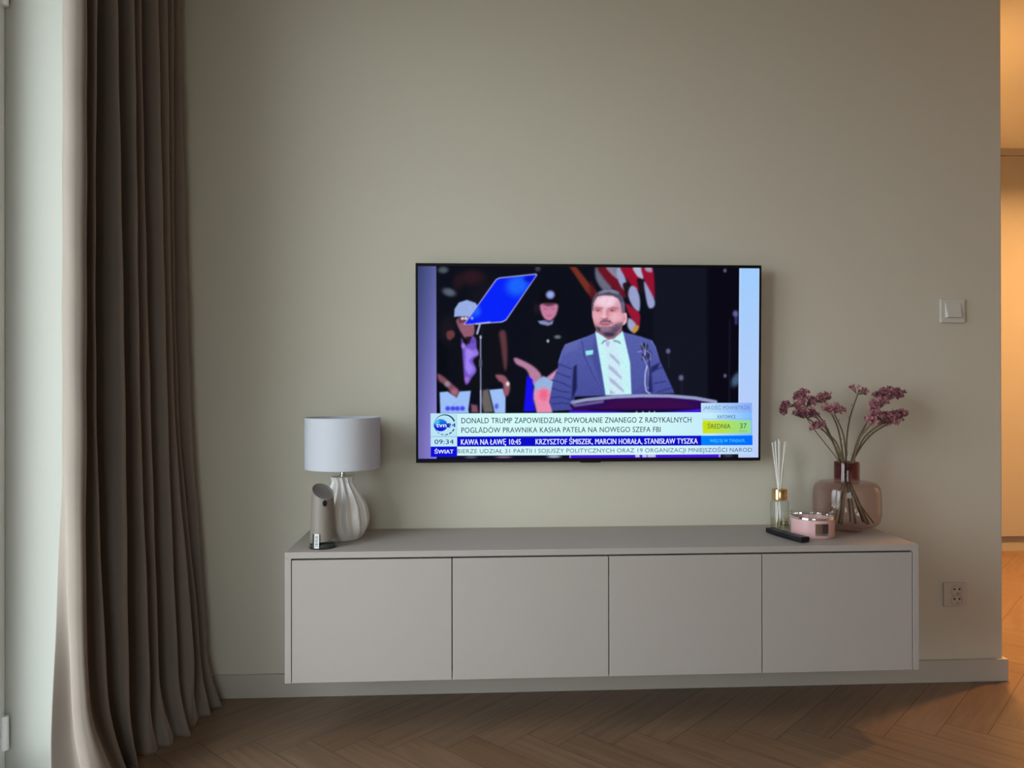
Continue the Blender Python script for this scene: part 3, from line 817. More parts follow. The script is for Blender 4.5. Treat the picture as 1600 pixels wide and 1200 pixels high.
lin = np.clip(IMG / 255.0, 0, 1)
lin = np.where(lin <= 0.04045, lin / 12.92, ((lin + 0.055) / 1.055) ** 2.4)
me = bpy.data.meshes.new('screen')
vv = np.stack([gx.ravel(), np.full(gx.size, 0.0012), gz.ravel()], 1)
idx = np.arange(gx.size).reshape(gx.shape)
ff = np.stack([idx[:-1, :-1], idx[:-1, 1:], idx[1:, 1:], idx[1:, :-1]], -1).reshape(-1, 4)
me.vertices.add(len(vv)); me.vertices.foreach_set('co', vv.astype(np.float32).ravel())
me.loops.add(ff.size); me.loops.foreach_set('vertex_index', ff.astype(np.int32).ravel())
me.polygons.add(len(ff)); me.polygons.foreach_set('loop_start', np.arange(0, ff.size, 4, dtype=np.int32))
me.update(calc_edges=True); me.validate()
ca_ = me.color_attributes.new('picture', 'FLOAT_COLOR', 'POINT')
ca_.data.foreach_set('color', np.concatenate([lin.reshape(-1, 3), np.ones((gx.size, 1))], 1).astype(np.float32).ravel())
m = bpy.data.materials.new('lit_screen'); m.use_nodes = True
n, l = m.node_tree.nodes, m.node_tree.links
b = n['Principled BSDF']; at = n.new('ShaderNodeVertexColor'); at.layer_name = 'picture'
b.inputs['Base Color'].default_value = (0.002, 0.002, 0.002, 1); b.inputs['Roughness'].default_value = 0.4; b.inputs['Specular IOR Level'].default_value = 0.0
l.new(at.outputs[0], b.inputs['Emission Color']); b.inputs['Emission Strength'].default_value = 1.0
me.materials.append(m)
screen = bpy.data.objects.new('screen', me); C.objects.link(screen); screen.parent = tv


def text(name, body, x0, x1, cap, base, colr, bold=0.0, parent=None, caphi='H'):
    """lettering as a flat mesh on the screen; x0..x1 and cap..base are where the line of capitals stands"""
    cu = bpy.data.curves.new(name, 'FONT'); cu.body = body; cu.resolution_u = 3; cu.space_character = 1.04
    to = bpy.data.objects.new(name, cu); C.objects.link(to)
    dg = bpy.context.evaluated_depsgraph_get(); dg.update()
    mesh = bpy.data.meshes.new_from_object(to.evaluated_get(dg))
    bpy.data.objects.remove(to)
    co = np.empty(len(mesh.vertices) * 3); mesh.vertices.foreach_get('co', co); co = co.reshape(-1, 3)
    CAP = 0.729 if caphi == 'H' else caphi
    ax0, az0 = p2l(x0, base); ax1, _ = p2l(x1, base); _, az1 = p2l((x0 + x1) / 2, cap)
    _, az0b = p2l(x1, base)
    u = (co[:, 0] - co[:, 0].min()) / (co[:, 0].max() - co[:, 0].min())
    X = ax0 + u * (ax1 - ax0); Z = az0 + (az0b - az0) * u + co[:, 1] / CAP * (az1 - az0)
    new = np.stack([X, np.full(len(X), 0.0009), Z], 1)
    if bold:                     # heavier strokes: the same letters laid twice, a hair apart
        d_ = bold * 0.020; polys = [tuple(p.vertices) for p in mesh.polygons]; nv = len(new)
        both = np.concatenate([new + (-d_, 0, 0), new + (d_, -.00004, 0)])
        mesh = bpy.data.meshes.new(name)
        mesh.from_pydata([tuple(v) for v in both], [], polys + [tuple(i + nv for i in p) for p in polys])
    else:
        mesh.vertices.foreach_set('co', new.ravel())
    mesh.update()
    mesh.materials.clear()
    key = 'txt%s' % (colr,)
    if key not in M: M[key] = emit('screen_lettering', srgb(*colr), 1.0)
    mesh.materials.append(M[key])
    o = bpy.data.objects.new(name, mesh); C.objects.link(o); o.parent = parent or screen
    return o


DK = (44, 62, 84)
text('headline_text', 'DONALD TRUMP ZAPOWIEDZIAŁ POWOŁANIE ZNANEGO Z RADYKALNYCH', 720.5, 1078.6, 652.2, 661.2, DK, .008)
text('headline_text', 'POGLĄDÓW PRAWNIKA KASHA PATELA NA NOWEGO SZEFA FBI', 720.5, 1030.4, 667.2, 676.0, DK, .008)
text('banner_text', 'KAWA NA ŁAWĘ 10:45', 719.8, 812.4, 685.6, 694.6, (226, 232, 255), .022)
text('banner_text', 'KRZYSZTOF ŚMISZEK, MARCIN HORAŁA, STANISŁAW TYSZKA', 835.6, 1088.2, 685.6, 694.6, (226, 232, 255), .022)
text('clock_text', '09:34', 679.0, 708.4, 685.8, 693.4, (34, 56, 96), .012)
text('category_text', 'ŚWIAT', 679.0, 708.0, 701.8, 708.2, (226, 232, 255), .028)
text('ticker_text', 'BIERZE UDZIAŁ 31 PARTII I SOJUSZY POLITYCZNYCH ORAZ 19 ORGANIZACJI MNIEJSZOŚCI NAROD', 714.2, 1173.6, 700.8, 707.9, (74, 98, 128), .0)
text('air_quality_text', 'JAKOŚĆ POWIETRZA', 1097.2, 1170.6, 635.2, 641.0, (96, 122, 170))
text('air_quality_text', 'KATOWICE', 1120.0, 1148.0, 649.6, 655.0, (86, 112, 156), .01)
text('air_quality_text', 'ŚREDNIA', 1104.0, 1139.8, 663.2, 671.0, (64, 92, 60), .004)
text('air_quality_text', '37', 1154.8, 1165.2, 662.4, 671.0, (60, 88, 60), .004)
text('air_quality_text', 'PM2.5', 1153.4, 1166.0, 673.8, 676.6, (112, 160, 112))
text('web_text', 'WIĘCEJ W TVN24.PL', 1107.4, 1162.8, 687.4, 692.6, (70, 196, 255), .012)
text('logo_text', 'tvn', 681.8, 697.2, 662.0, 667.0, (222, 240, 255), .03, caphi=.52)
text('logo_text', '24', 699.4, 711.4, 660.6, 667.0, (20, 44, 150), .03)
# ring of the logo
bm = bmesh.new()
def arc(a0, a1, w0, w1, dash=1):
    N_ = 30
    prev = None
    for i in range(N_ + 1):
        tt = i / N_; a_ = math.radians(a0 + (a1 - a0) * tt); wd = w0 + (w1 - w0) * tt
        pr = []
        for r in (15.6 - wd / 2, 15.6 + wd / 2):
            lx_, lz_ = p2l(694.6 + r * 1.02 * math.cos(a_), 663.4 - r * math.sin(a_))
            pr.append(bm.verts.new((lx_, 0.0009, lz_)))
        if prev: bm.faces.new((prev[0], prev[1], pr[1], pr[0]))
        prev = pr
arc(20, 160, 2.6, .5)
for a0, a1, wd in ((335, 318, 2.0), (312, 296, 1.8), (289, 272, 1.5), (264, 248, 1.2), (241, 226, .9), (220, 205, .7), (199, 186, .5)):
    arc(a0, a1, wd, wd * .9)
M['ring'] = emit('logo_ring_blue', srgb(24, 70, 104), 1)
obj('logo_ring', bm, M['ring'], screen)

# ------------------------------------------------------------------ table lamp
LX, LY, LZ = -0.388, -0.146, CZ1
t = thing('table_lamp', 'white drum-shaded table lamp with a fluted ceramic base on the cabinet', 'lamp', (LX, LY, LZ))
prof = [(.0500, 0.0), (.0540, .003), (.0625, .016), (.0715, .034), (.0750, .055), (.0740, .076), (.0690, .094), (.0610, .112), (.0520, .128), (.0435, .143), (.0360, .156), (.0310, .167), (.0305, .173), (.0325, .180), (.0345, .186)]
pz = catmull(prof, 5)
bm = bmesh.new(); NF, NS = 13, 13 * 12
rings = []
for r, z in pz:
    k = z / .186
    amp = .0115 * min(1, .12 + z / .04) * (1.0 if k < .8 else 1 - (k - .8) * 2.2)
    ring = []
    for s in range(NS):
        th = 2 * PI * s / NS
        ph = (NF * (th + 0.55 * k + .12 * math.sin(6 * k)) / (2 * PI)) % 1.0
        cr_ = abs(2 * ph - 1) ** 1.25      # crisp ridges, soft hollows
        # flutes pinch into pointed leaves towards the foot
        rr = r + amp * (cr_ * 1.0 - .62)
        ring.append(bm.verts.new((rr * math.cos(th), rr * math.sin(th), z)))
    rings.append(ring)
for a, c in zip(rings, rings[1:]):
    for s in range(NS):
        bm.faces.new((a[s], a[(s + 1) % NS], c[(s + 1) % NS], c[s]))
bm.faces.new(rings[0][::-1])
top = [bm.verts.new((v.co.x * .88, v.co.y * .88, .187)) for v in rings[-1]]
for s in range(NS): bm.faces.new((rings[-1][s], rings[-1][(s + 1) % NS], top[(s + 1) % NS], top[s]))
bm.faces.new(top)
auto_smooth(obj('base', bm, M['ceramic'], t), 38)
bm = lathe([(.0, .187), (.010, .187), (.010, .191), (.0075, .192), (.0075, .222), (.006, .223), (.006, .262), (0, .262)], 32)
auto_smooth(obj('neck', bm, M['chrome'], t))
bm = lathe([(.1090, .2125), (.1105, .212), (.1115, .2125), (.1115, .364), (.1105, .3645), (.1090, .364), (.1090, .2125)], 96)
auto_smooth(obj('lamp_shade', bm, M['shade'], t))
bm = bmesh.new()
for k in range(3):
    a = 2 * PI * k / 3 + .4
    tube(bm, [(.006 * math.cos(a), .006 * math.sin(a), .240), (.1080 * math.cos(a), .1080 * math.sin(a), .240)], .0012, 6)
obj('shade_spider', bm, M['chrome'], t, True)

# ------------------------------------------------------------------ air freshener beside the lamp
AFX, AFY = -0.4245, -0.266
t = thing('air_freshener', 'taupe slant-topped air freshener with black sensor standing before the lamp', 'air freshener', (AFX, AFY, CZ1))
bm = bmesh.new(); n_ = 64; rings = []
R0, R1, ZB = .0375, .0295, .020
for i in range(15):
    k = i / 14; ring = []
    for s in range(n_):
        th = 2 * PI * s / n_; c, s_ = math.cos(th), math.sin(th)
        zt_ = .1590 + (-.011 * c * 1.0 + .016 * s_)      # the top slopes down to the right and to the front
        z0_ = ZB + .006 * c
        z = z0_ + (zt_ - z0_) * k
        r = R0 + (R1 - R0) * (z / .165)
        ring.append(bm.verts.new((r * c, r * s_, z)))
    rings.append(ring)
for a, c in zip(rings, rings[1:]):
    for s in range(n_): bm.faces.new((a[s], a[(s + 1) % n_], c[(s + 1) % n_], c[s]))
bm.faces.new(rings[0][::-1])
rim = [v.co.copy() for v in rings[-1]]
cen = sum((v for v in rim), Vector()) / n_
r2 = [bm.verts.new(cen + (v - cen) * .94 + Vector((0, 0, .0))) for v in rim]
for s in range(n_): bm.faces.new((rings[-1][s], rings[-1][(s + 1) % n_], r2[(s + 1) % n_], r2[s]))
auto_smooth(obj('body', bm, M['taupe'], t))
bm = bmesh.new()
a_ = [bm.verts.new(cen + (v - cen) * .94) for v in rim]; c_ = [bm.verts.new(cen + (v - cen) * .86 + Vector((0, 0, -.0035))) for v in rim]
for s in range(n_): bm.faces.new((a_[s], a_[(s + 1) % n_], c_[(s + 1) % n_], c_[s]))
bm.faces.new(c_)
auto_smooth(obj('top_plate', bm, M['taupetop'], t))
# clear tank at the foot
bm = lathe([(.0, 0.0), (.0385, 0.0), (.0395, .002), (.0383, .0135), (.0378, .0265)], 64)
auto_smooth(obj('clear_tank', bm, M['clear'], t))
bm = lathe([(.0, .0025), (.0340, .0025), (.0350, .012), (.0330, .0135), (.0, .0135)], 48)
auto_smooth(obj('refill', bm, M['liquid'], t))
def curved_patch(r0, r1, a0, a1, z0, z1, th=.0004, n_=16, tilt=0.0):
    bm = bmesh.new(); fr0 = []
    for i in range(n_ + 1):
        a = math.radians(a0 + (a1 - a0) * i / n_); c, s_ = math.cos(a), math.sin(a)
        dz = tilt * i / n_
        fr0.append([bm.verts.new((r0 * c, r0 * s_, z0 + dz)), bm.verts.new((r1 * c, r1 * s_, z1 + dz)), bm.verts.new(((r1 - th) * c, (r1 - th) * s_, z1 + dz)), bm.verts.new(((r0 - th) * c, (r0 - th) * s_, z0 + dz))])
    for a, c in zip(fr0, fr0[1:]):
        for k in range(4): bm.faces.new((a[k], a[(k + 1) % 4], c[(k + 1) % 4], c[k]))
    bm.faces.new(fr0[0]); bm.faces.new(fr0[-1][::-1])
    return bm
lb = auto_smooth(obj('label', curved_patch(.0404, .0390, 236, 266, .004, .044, .0006), M['paper'], t)); lb['label'] = 'white paper label with a black edge'
auto_smooth(obj('label_print', curved_patch(.0407, .0393, 236, 245, .004, .044, .0003), M['ink'], lb))
bm = bmesh.new()
for k in range(7):
    q = curved_patch(.0406 - k * .00012, .0405 - k * .00012, 249, 262, .010 + k * .0045, .0115 + k * .0045 + (k % 2) * .0005, .0003, 6)
    tmp = bpy.data.meshes.new('tmp'); q.to_mesh(tmp); q.free(); bm.from_mesh(tmp); bpy.data.meshes.remove(tmp)
obj('barcode', bm, M['ink'], lb)
# oval black sensor on the front, right of the middle
bm = bmesh.new()
ang = math.radians(291); zc_ = .1285; rr = R0 + (R1 - R0) * (zc_ / .165)
ctr = Vector((rr * math.cos(ang), rr * math.sin(ang), zc_)); tx = Vector((-math.sin(ang), math.cos(ang), 0)); nn = Vector((math.cos(ang), math.sin(ang), .05))
rg = [[bm.verts.new(ctr + tx * (.0064 * f * math.cos(2 * PI * k / 28)) + Vector((0, 0, .0090 * f * math.sin(2 * PI * k / 28))) + nn * h) for k in range(28)] for f, h in ((1, -.002), (1, .0008), (.85, .0014), (.4, .0008))]
for a, c in zip(rg, rg[1:]):
    for k in range(28): bm.faces.new((a[k], a[(k + 1) % 28], c[(k + 1) % 28], c[k]))
bm.faces.new(rg[-1])
auto_smooth(obj('sensor', bm, M['black'], t))['label'] = 'black oval sensor'

# ------------------------------------------------------------------ reed diffuser
RX, RY = 0.9790, -0.082
t = thing('reed_diffuser', 'clear glass reed diffuser bottle with gold cap left of the pink candle', 'reed diffuser', (RX, RY, CZ1))
bm = lathe([(.0, .0008), (.026, .0008), (.0285, .003), (.0285, .088), (.0265, .092), (.018, .0945), (.018, .098)], 64)
auto_smooth(obj('bottle', bm, M['clear'], t))
bm = lathe([(.0, .007), (.0255, .007), (.0265, .009), (.0265, .0365), (.0, .0365)], 48)
auto_smooth(obj('oil', bm, M['oil'], t))
bm = lathe([(.0, .098), (.0215, .0945), (.0235, .096), (.0235, .127), (.0225, .1285), (.0120, .1285), (.0115, .120), (.0, .120)], 64)
auto_smooth(obj('cap', bm, M['gold'], t))
for k, (dx, dy, h) in enumerate([(-.0215, .004, .276), (-.0165, -.006, .277), (-.0095, .008, .281), (-.0065, -.010, .288), (.0030, .004, .280), (.0150, -.006, .279), (.0245, .006, .279)]):
    bm = bmesh.new()
    p0 = Vector((-dx * .45, -dy * .45, .008)); pm = Vector((dx * .18, dy * .3, .125)); p1 = Vector((dx, dy, h))
    tube(bm, [p0, p0.lerp(p1, .3), p0.lerp(p1, .6), p1], .0017, 8)
    obj('reed', bm, M['reed'], t, True)
# raised letters on the front of the bottle
cu = bpy.data.curves.new('embossed_text', 'FONT'); cu.body = 'I E D'; cu.size = .0185; cu.extrude = .0004; cu.align_x = 'CENTER'; cu.offset = .0004
to = bpy.data.objects.new('embossed_text', cu); C.objects.link(to)
dg = bpy.context.evaluated_depsgraph_get(); dg.update(); em_ = bpy.data.meshes.new_from_object(to.evaluated_get(dg)); bpy.data.objects.remove(to)
for v in em_.vertices:
    x, y, z = v.co
    a = -PI / 2 + x / .0287; v.co = ((.0287 + z) * math.cos(a), (.0287 + z) * math.sin(a), .0165 + y)
em_.materials.clear(); M['emb'] = glass('raised_glass_letters', (.62, .60, .46), (.5, .48, .36), .1); em_.materials.append(M['emb'])
o = bpy.data.objects.new('embossed_text', em_); C.objects.link(o); o.parent = t

# ------------------------------------------------------------------ scented candle
KX, KY = 1.0375, -0.190
t = thing('scented_candle', 'dusty pink jar candle with a silver label beside the rose glass vase', 'candle', (KX, KY, CZ1))
bm = lathe([(.0, .0), (.0600, .0), (.0622, .002), (.0630, .006), (.0635, .0535), (.0622, .0550), (.0595, .0550), (.0590, .048), (.0585, .010), (.0, .010)], 80)
auto_smooth(obj('jar', bm, M['pink'], t))
bm = lathe([(.0, .040), (.0583, .040)], 64); obj('wax', bm, M['wax'], t)
bm = lathe([(.0595, .0552), (.0630, .0552), (.0634, .0600), (.0628, .0612), (.0600, .0612), (.0595, .0552)], 80)
auto_smooth(obj('metal_band', bm, M['mirror'], t))['label'] = 'silver metal band under the lid'
bm = lathe([(.0628, .0613), (.0640, .0620), (.0640, .0735), (.0625, .0745), (.0, .0748)], 80)
auto_smooth(obj('glass_lid', bm, M['clear'], t))
lb = auto_smooth(obj('label', curved_patch(.0642, .0644, 252, 288, .011, .0465, .0006), M['mirror'], t)); lb['label'] = 'square silver foil label'
auto_smooth(obj('label_print', curved_patch(.0644, .0646, 271, 288, .018, .0450, .0003), M['foildark'], lb))
bm = bmesh.new()
for k in range(3):
    q = curved_patch(.0645, .0646, 268, 286, .0125 + k * .0022, .0135 + k * .0022, .0003, 6)
    tmp = bpy.data.meshes.new('tmp'); q.to_mesh(tmp); q.free(); bm.from_mesh(tmp); bpy.data.meshes.remove(tmp)
obj('label_lines', bm, M['foildark'], lb)
bm = bmesh.new(); tube(bm, [(0, 0, .040), (.001, 0, .047), (.002, 0, .052)], .0012, 6); obj('wick', bm, M['wick'], t)

# ------------------------------------------------------------------ remote control
p0, p1 = Vector((0.924, -0.141, 0)), Vector((0.9665, -0.2975, 0))
mid = (p0 + p1) / 2; dr = (p1 - p0); an = math.atan2(dr.y, dr.x)
t = thing('remote_control', 'slim black remote control lying in front of the reed diffuser', 'remote control', (mid.x, mid.y, CZ1), (0, 0, an))
Lr, Wr, Hr = .163, .034, .0155
bm = bmesh.new(); N_ = 24; sec = []
for i in range(N_ + 1):
    x = -Lr / 2 + Lr * i / N_; cz_ = .0022 * (2 * i / N_ - 1) ** 2
    wv_ = Wr / 2 * (1 - .06 * abs(2 * i / N_ - 1) ** 6)
    pr = [(-wv_ * .86, .0002 + cz_), (wv_ * .86, .0002 + cz_), (wv_, Hr * .45 + cz_), (wv_ * .93, Hr + cz_), (-wv_ * .93, Hr + cz_), (-wv_, Hr * .45 + cz_)]
    sec.append([bm.verts.new((x, y, z)) for y, z in pr])
for a, c in zip(sec, sec[1:]):
    for k in range(6): bm.faces.new((a[k], a[(k + 1) % 6], c[(k + 1) % 6], c[k]))
bm.faces.new(sec[0]); bm.faces.new(sec[-1][::-1])
bevel(obj('body', bm, M['black'], t), .0015, 2, 25)
def rbtn(x, y, rx, ry):
    cz_ = .0022 * (2 * (x / Lr)) ** 2 + Hr
    bm = bmesh.new(); rg = [[bm.verts.new((x + rx * f * math.cos(2 * PI * k / 24), y + ry * f * math.sin(2 * PI * k / 24), cz_ + h)) for k in range(24)] for f, h in ((1, -.0006), (1, .0006), (.85, .0011))]
    for a, c in zip(rg, rg[1:]):
        for k in range(24): bm.faces.new((a[k], a[(k + 1) % 24], c[(k + 1) % 24], c[k]))
    bm.faces.new(rg[-1]); obj('button', bm, M['button'], t)
rbtn(-.066, -.008, .0032, .0032); rbtn(-.052, 0, .006, .010); rbtn(-.030, 0, .0115, .0115); rbtn(-.010, -.008, .003, .004); rbtn(-.010, .008, .003, .004); rbtn(.008, -.008, .009, .0035); rbtn(.008, .008, .009, .0035); rbtn(.028, 0, .004, .009)

# ------------------------------------------------------------------ vase
VX, VY = 1.186, -0.108
t = thing('vase', 'squat smoky rose glass vase with a plum neck holding the dried flowers', 'vase', (VX, VY, CZ1))
bm = lathe(catmull([(.0, .0085), (.040, .0085), (.062, .0105), (.080, .016), (.094, .028), (.1005, .050), (.1015, .085), (.1005, .118), (.096, .139), (.084, .151), (.064, .1555), (.045, .157), (.0385, .158)], 5), 96)
auto_smooth(obj('body', bm, M['vglass'], t), 60)
bm = lathe([(.0385, .158), (.0380, .162), (.0380, .214), (.0370, .2155), (.0358, .2145), (.0358, .160)], 72)
auto_smooth(obj('neck', bm, M['nglass'], t))['label'] = 'plum-coloured straight neck'
bm = lathe([(.0, .0005), (.0440, .0005), (.0460, .003), (.0440, .0078), (.0, .0078)], 64)
auto_smooth(obj('foot', bm, M['fglass'], t))

# dried flowers: each stem is a thing; (tip x, tip z, depth offset, head size, elongation x, tilt, label)
ZN = CZ1
rs = random.Random(5)
FL = [
    (0.985, 0.916, -.015, .020, 1.0, 1.25, 'deep', 'dark dried flower drooping furthest left of the vase, on a thin bent stem'),
    (1.055, 0.952, .030, .022, 1.2, .5, 'rose', 'dried rose flower at the top of the left-hand bunch'),
    (1.050, 0.924, -.005, .027, 1.5, .3, 'rose', 'wide dried flower in the middle of the left-hand bunch'),
    (1.038, 0.891, -.030, .027, 1.4, -.1, 'deep', 'dark mauve dried flower low at the outer left of the bunch'),
    (1.073, 0.858, -.045, .020, 1.2, .4, 'pale', 'small dried flower hanging lowest on the left side'),
    (1.117, 0.940, .010, .024, 1.2, .5, 'rose', 'upper dried flower of the pair left of the bare gap'),
    (1.127, 0.905, -.030, .026, 1.3, .0, 'pale', 'lower dried flower of the pair left of the bare gap'),
    (1.234, 0.964, .020, .022, 1.3, -.35, 'spiky', 'spiky dried flower standing alone and tallest at the middle'),
    (1.254, 0.880, -.045, .025, 1.1, .5, 'pale', 'dried flower lowest and nearest the neck on the right side'),
    (1.284, 0.919, -.015, .028, 1.2, .5, 'rose', 'dried flower at the inner left of the upper right cluster'),
    (1.333, 0.946, .020, .033, 1.5, .1, 'deep', 'largest dried flower, at the top right of the bouquet'),
    (1.296, 0.875, -.030, .026, 1.3, -.3, 'pale', 'dried flower left of the long lower right spray'),
    (1.352, 0.876, .015, .028, 1.9, .35, 'rose', 'long dried flower spray reaching furthest right'),
]


def florets(bm, c, ax, up, size, el, kind, rnd):
    """a head of small five-petalled trumpets over a flattened dome, its long axis along ax"""
    side = ax.cross(up).normalized()
    N_ = {'spiky': 26}.get(kind, int(54 + 22 * (el - 1)))
    for k in range(N_):
        a = rnd.uniform(-1, 1); b_ = rnd.uniform(-1, 1)
        if a * a + b_ * b_ > 1: a *= .6; b_ *= .6
        h = math.sqrt(max(0, 1 - .8 * (a * a + b_ * b_)))
        nrm = (ax * a * .9 / el + side * b_ * .9 + up * (h * .9 - .15)).normalized()
        p = c + ax * (a * size * el) + side * (b_ * size * .75) + up * (h * size * .95 * rnd.uniform(.15, 1.05))
        pr = size * rnd.uniform(.24, .34); ln = pr * (1.7 if kind == 'spiky' else 1.0)
        q1 = nrm.orthogonal().normalized(); q2 = nrm.cross(q1)
        rt = rnd.uniform(0, 6.28)
        mi_ = rnd.choice({'deep': [1, 1, 0], 'rose': [0, 0, 1, 2], 'pale': [2, 0, 0, 1], 'spiky': [1, 0, 0]}[kind])
        base = bm.verts.new(p - nrm * pr * .7)
        for s in range(5):
            th = rt + s * 2 * PI / 5; w_ = .60
            d0 = q1 * math.cos(th) + q2 * math.sin(th)
            dl = q1 * math.cos(th - w_) + q2 * math.sin(th - w_); drr = q1 * math.cos(th + w_) + q2 * math.sin(th + w_)
            v1 = bm.verts.new(p + dl * pr * .55 + nrm * ln * .25); v2 = bm.verts.new(p + drr * pr * .55 + nrm * ln * .25)
            v3 = bm.verts.new(p + d0 * pr * rnd.uniform(.85, 1.1) + nrm * ln * rnd.uniform(.35, .8))
            f = bm.faces.new((base, v1, v3, v2)); f.material_index = mi_
        # calyx
        if k % 3 == 0:
            tube(bm, [p - nrm * pr * .6, c - up * size * .25 + (p - c) * .25], [.0012, .0008], 4, False, 3)


VB = Vector((VX, VY, CZ1))
for i, (x, z, dy, sz, el, tl_, kind, lab) in enumerate(FL):
    head = Vector((x, VY + dy, z))
    left = x < VX
    fan = (x - VX)
    nk = VB + Vector((fan * .10 + rs.uniform(-.004, .004), dy * .35, .205))
    nk.x = min(max(nk.x, VX - .026), VX + .026)
    lowx = -fan * rs.uniform(.28, .50) if i not in (7,) else .02
    foot = VB + Vector((max(-.075, min(.085, lowx)), dy * .6 + rs.uniform(-.01, .01), .022))
    mid_ = nk.lerp(head, .5) + Vector((0.012 if left else -.012, 0, .014 + rs.uniform(-.004, .006)))
    if i == 0: mid_ = Vector((1.075, VY - .01, .850)); 
    root = thing('dried_flower', lab, 'flower', nk)
    pts = catmull([tuple(foot - nk), tuple(VB + Vector((0, 0, .155)) + (foot - VB) * .12 - nk - Vector((0, 0, foot.z - VB.z)) * .12), (0, 0, 0), tuple(mid_ - nk), tuple(head - nk)], 6)
    if i == 0:
        pts = catmull([tuple(foot - nk), (0.006, 0, -.05), (0, 0, 0), tuple(mid_ - nk), (1.028 - nk.x, dy, .915 - nk.z), (1.005 - nk.x, dy, .921 - nk.z), tuple(head - nk)], 6)
    bm = bmesh.new()
    npt = len(pts)
    tube(bm, pts, [.0034 - .0013 * k / npt for k in range(npt)] if i else [.0020 - .0011 * k / npt for k in range(npt)], 7)
    for q in range(4):     # small curled scales along the stem
        j = int(npt * rs.uniform(.55, .92)); p = Vector(pts[j]); sd = rs.choice((-1, 1))
        tube(bm, [p, p + Vector((sd * .004, rs.uniform(-.003, .003), .003)), p + Vector((sd * .0055, 0, .009))], [.0011, .0009, .0003], 5)
    obj('stem', bm, M['stem'], root, True)
    hl = head - nk
    d = (Vector(pts[-1]) - Vector(pts[-4])).normalized()
    ax = Vector((math.cos(tl_), 0, math.sin(tl_)))
    up = (d * .5 + Vector((0, -.35, .75)) if i else Vector((-.8, -.3, -.2))).normalized()
    up = (up - ax * up.dot(ax)).normalized()
    bm = bmesh.new(); florets(bm, hl, ax, up, sz * 1.08, el, kind, rs)
    obj('blossom', bm, PETALS + [M['sepal']], root)

# ------------------------------------------------------------------ switch and socket
t = thing('light_switch', 'square white single rocker light switch on the right of the wall', 'light switch', (1.600, 0, 1.2345))
bevel(obj('plate', bbox(-.0415, .0415, -.0085, -.0002, -.0395, .0395), M['plastic'], t), .0015)
bm = bmesh.new()
v = [bm.verts.new(p) for p in ((-.0275, -.0085, -.0235), (.0275, -.0085, -.0235), (.0275, -.0085, .027), (-.0275, -.0085, .027), (-.0225, -.0175, -.0215), (.0245, -.0175, -.0215), (.0265, -.0095, .026), (-.0265, -.0095, .026))]
for f in ((0, 1, 5, 4), (1, 2, 6, 5), (2, 3, 7, 6), (3, 0, 4, 7), (4, 5, 6, 7), (3, 2, 1, 0)): bm.faces.new([v[k] for k in f])
bevel(obj('rocker', bm, M['plastic'], t), .001)
t = thing('wall_socket', 'square cream double power socket low on the wall near its end', 'socket', (1.6065, 0, 0.2905))
bevel(obj('plate', bbox(-.0395, .0395, -.009, -.0002, -.0390, .0390), M['socketp'], t), .0015)
for k, (sx_, sz_) in enumerate(((.004, .0140), (.004, -.0185))):
    bm = bmesh.new(); n_ = 40
    rg = [[bm.verts.new((sx_ + r * math.cos(2 * PI * q / n_), y, sz_ + r * math.sin(2 * PI * q / n_))) for q in range(n_)] for r, y in ((.0205, -.0089), (.0200, -.0118), (.0178, -.0118), (.0168, -.0080 - .001), (0.0165, -.0094))]
    for a, c in zip(rg, rg[1:]):
        for q in range(n_): bm.faces.new((a[q], a[(q + 1) % n_], c[(q + 1) % n_], c[q]))
    bm.faces.new(rg[-1])
    so = auto_smooth(obj('outlet', bm, M['socketp'], t))
    bm = bmesh.new()
    for hx, hz, r in ((-.0085, .004, .0032), (.0085, .004, .0032)):
        tube(bm, [(sx_ + hx, -.0092, sz_ + hz), (sx_ + hx, -.0104, sz_ + hz)], r, 16)
    obj('pin_hole', bm, M['hole'], so)
    bm = bmesh.new(); tube(bm, [(sx_ + .001, -.0092, sz_ - .0085), (sx_ + .001, -.0165, sz_ - .0085)], .0026, 16)
    obj('earth_pin', bm, M['chrome'], so)

# ------------------------------------------------------------------ curtain
# plan of the folds (x, y) from the window edge to the television wall, at several heights
TOP = [(-1.020, -0.490), (-0.996, -0.545), (-0.970, -0.574), (-0.945, -0.579), (-0.935, -0.560), (-0.975, -0.490), (-0.937, -0.500), (-0.990, -0.410), (-0.928, -0.425), (-0.987, -0.340), (-0.917, -0.355), (-0.957, -0.300), (-0.925, -0.295), (-0.981, -0.230), (-0.902, -0.235), (-0.933, -0.190), (-0.899, -0.175), (-0.928, -0.130), (-0.900, -0.115), (-0.928, -0.080), (-0.905, -0.060), (-0.97, -0.032)]
MID = [(-1.018, -0.497), (-0.994, -0.552), (-0.967, -0.582), (-0.942, -0.588), (-0.931, -0.570), (-0.972, -0.495), (-0.941, -0.500), (-0.997, -0.410), (-0.900, -0.440), (-0.974, -0.340), (-0.896, -0.355), (-0.940, -0.300), (-0.894, -0.295), (-0.957, -0.230), (-0.874, -0.235), (-0.908, -0.190), (-0.874, -0.175), (-0.910, -0.130), (-0.887, -0.115), (-0.914, -0.080), (-0.869, -0.060), (-0.95, -0.030)]
LOW = [(-1.000, -0.590), (-0.965, -0.570), (-0.945, -0.602), (-0.922, -0.612), (-0.911, -0.595), (-0.956, -0.510), (-0.911, -0.510), (-0.980, -0.420), (-0.887, -0.445), (-0.957, -0.340), (-0.871, -0.360), (-0.913, -0.300), (-0.871, -0.300), (-0.925, -0.230), (-0.842, -0.240), (-0.887, -0.190), (-0.819, -0.185), (-0.861, -0.130), (-0.824, -0.120), (-0.864, -0.080), (-0.823, -0.060), (-0.90, -0.030)]
